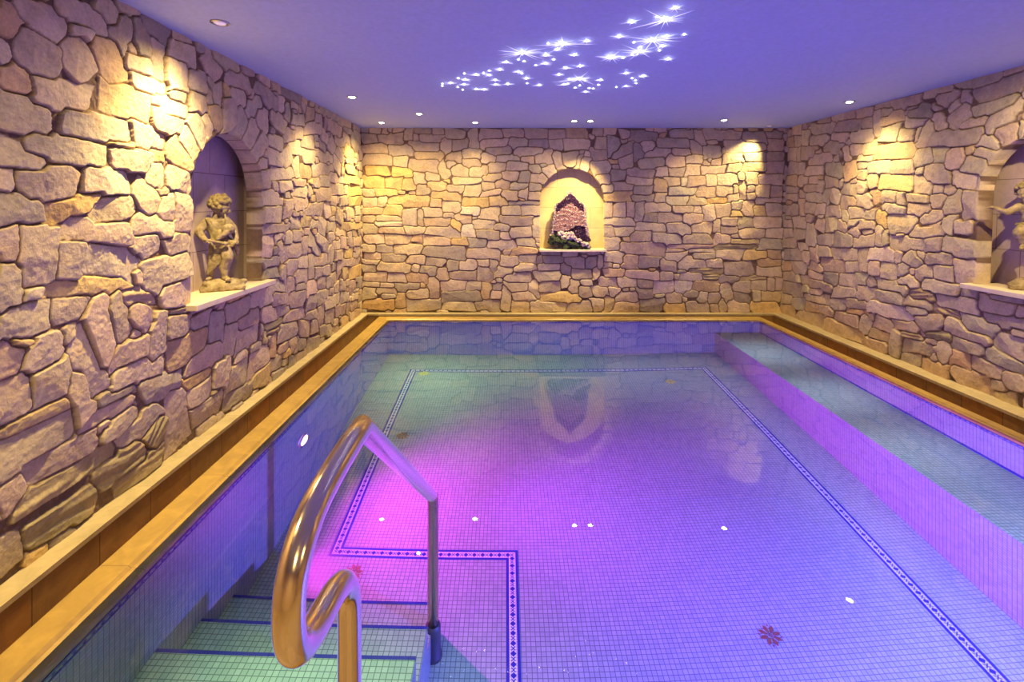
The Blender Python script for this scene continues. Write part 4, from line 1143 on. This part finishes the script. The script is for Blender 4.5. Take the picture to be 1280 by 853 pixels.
# ------------------------------------------------------------------ crystal stars
STARS = """437 228 L,445 270 s,420 262 s,365 272 m,118 365 m,82 370 s,82 380 s,180 325 s,183 350 m,178 372 m,152 345 s,150 385 s,172 397 s,232 328 m,265 322 s,290 312 s,290 330 m,338 305 m,317 352 m,318 373 m,
373 370 m,232 393 m,268 395 m,455 345 m,420 315 m,435 325 s,458 368 s,512 375 m,497 287 s,540 278 m,542 240 m,577 262 s,592 215 m,617 188 L,552 190 s,723 178 m,667 240 m,695 290 m,632 298 m,600 328 m,645 350 s,
690 345 L,622 372 m,640 370 s,673 388 s,692 378 s,715 355 s,718 405 m,752 392 s,735 390 s,775 375 s,785 352 m,855 385 s,898 380 m,942 368 s,925 345 s,940 355 s,972 335 m,898 322 m,833 248 L,885 255 s,925 240 s,
960 222 L,962 205 s,933 185 s,868 157 m,1017 172 L,1046 221 s,1060 200 m,1078 157 m,1085 258 m,1157 150 s,925 92 m,1035 72 s,1075 80 L,1115 30 m"""
M_CRYS = mat_emit('lit_crystal', (0.95,0.93,1.0), 14.0)
def crystal_mesh(r, h):
    bm = bmesh.new()
    a = [bm.verts.new((r*.62*math.cos(PI*k/4), r*.62*math.sin(PI*k/4), -.001)) for k in range(8)]
    b = [bm.verts.new((r*math.cos(PI*(k+.5)/4), r*math.sin(PI*(k+.5)/4), -h*.45)) for k in range(8)]
    t = bm.verts.new((0,0,-h)); bm.faces.new(a)
    for k in range(8):
        bm.faces.new((a[k], b[k], a[(k+1) % 8])); bm.faces.new((a[(k+1) % 8], b[k], b[(k+1) % 8])); bm.faces.new((b[k], t, b[(k+1) % 8]))
    bmesh.ops.recalc_face_normals(bm, faces=bm.faces[:])
    me = bpy.data.meshes.new('star_crystal'); bm.to_mesh(me); bm.free(); me.materials.append(M_CRYS); return me
CM = {'s': crystal_mesh(.0045, .009), 'm': crystal_mesh(.0065, .013), 'L': crystal_mesh(.009, .020)}
M_RAY = mat_emit('glowing_ray', (0.86,0.84,1.0), 1.5)  # self-lit needles: the sparkle rays of the crystals built as shapes
def ray_mesh(kind, seed):
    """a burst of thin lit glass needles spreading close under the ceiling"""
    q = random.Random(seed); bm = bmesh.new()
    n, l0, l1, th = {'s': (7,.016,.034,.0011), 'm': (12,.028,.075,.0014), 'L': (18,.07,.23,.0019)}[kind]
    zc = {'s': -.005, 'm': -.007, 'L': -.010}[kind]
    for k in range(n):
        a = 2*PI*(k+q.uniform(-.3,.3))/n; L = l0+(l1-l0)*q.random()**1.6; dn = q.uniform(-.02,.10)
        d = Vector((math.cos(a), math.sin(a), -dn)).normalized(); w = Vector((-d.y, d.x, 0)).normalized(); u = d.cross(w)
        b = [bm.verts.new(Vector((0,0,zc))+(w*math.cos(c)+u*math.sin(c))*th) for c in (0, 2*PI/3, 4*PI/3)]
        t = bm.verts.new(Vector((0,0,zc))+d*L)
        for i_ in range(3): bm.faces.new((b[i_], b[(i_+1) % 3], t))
    me = bpy.data.meshes.new('sparkle_rays'); bm.to_mesh(me); bm.free(); me.materials.append(M_RAY); return me
FM = {k: [ray_mesh(k, z+ord(k)) for z in range(5)] for k in 'smL'}
def star_light(kind):
    l = bpy.data.lights.new('star', 'POINT'); l.shadow_soft_size = 0.0; l.color = (0.80,0.78,1.0)
    l.energy = {'s': .012, 'm': .035, 'L': .10}[kind]; return l
STARL = {k: star_light(k) for k in 'smL'}
big = ['top left of the dense middle group', 'upper middle of the swarm', 'lower middle of the swarm', 'right of the middle gap', 'left of the upper right group', 'centre of the upper right group', 'upper right tip']
bi = 0
for i, t in enumerate(STARS.replace('\n', '').split(',')):
    a, b, k = t.split(); cx_, cy_ = float(a), float(b)
    x, y = px_ceil(530+cx_/3.5556, cy_/3.5556)
    o = bpy.data.objects.new('star_crystal', CM[k]); COL.objects.link(o); o.location = (x, y, CEIL); o.rotation_euler = (0,0,i*.7)
    if k == 'L':
        tag(o, 'large sparkling ceiling crystal at the '+big[bi], 'star light', 'crystal stars on the ceiling'); bi += 1
    else:
        reg = 'low left tail' if cx_ < 400 else 'middle cluster' if cx_ < 800 else 'upper right cluster'
        tag(o, ('tiny' if k == 's' else 'bright')+' ceiling crystal in the '+reg+' of the star swarm', 'star light', 'crystal stars on the ceiling')
    fo = bpy.data.objects.new('sparkle_rays', FM[k][i % 5]); COL.objects.link(fo); fo.parent = o;
    lo = bpy.data.objects.new('star_light', STARL[k]); COL.objects.link(lo)
    lo.location = (x, y, CEIL-{'s': .012, 'm': .017, 'L': .025}[k]-.002); lo.rotation_euler = (0,0,i*1.3)

# ------------------------------------------------------------------ world, camera, view
w = bpy.data.worlds.new('room_air'); SC.world = w; w.use_nodes = True
w.node_tree.nodes['Background'].inputs[0].default_value = (0.3,0.25,0.5,1); w.node_tree.nodes['Background'].inputs[1].default_value = 0.02
cd = bpy.data.cameras.new('camera'); cam = bpy.data.objects.new('camera', cd); COL.objects.link(cam)
cam.location = (0, 0, EYE); cam.rotation_euler = (PI/2, 0, 0)
cd.sensor_width = 36.0; cd.sensor_fit = 'HORIZONTAL'; cd.lens = F/1280*36.0
cd.shift_x = (640-CX)/1280; cd.shift_y = -(426.5-CY)/1280
cd.clip_start = 0.02; cd.clip_end = 50
SC.camera = cam
SC.view_settings.view_transform = 'Standard'; SC.view_settings.look = 'None'
SC.view_settings.exposure = 0.0; SC.view_settings.gamma = 1.0; SC.view_settings.use_curve_mapping = False
cy = SC.cycles
cy.use_denoising = True; cy.max_bounces = 10; cy.diffuse_bounces = 5; cy.glossy_bounces = 5; cy.transmission_bounces = 8
cy.caustics_reflective = False; cy.caustics_refractive = True; cy.sample_clamp_indirect = 4.0; cy.blur_glossy = 0.5
cy.use_light_tree = True
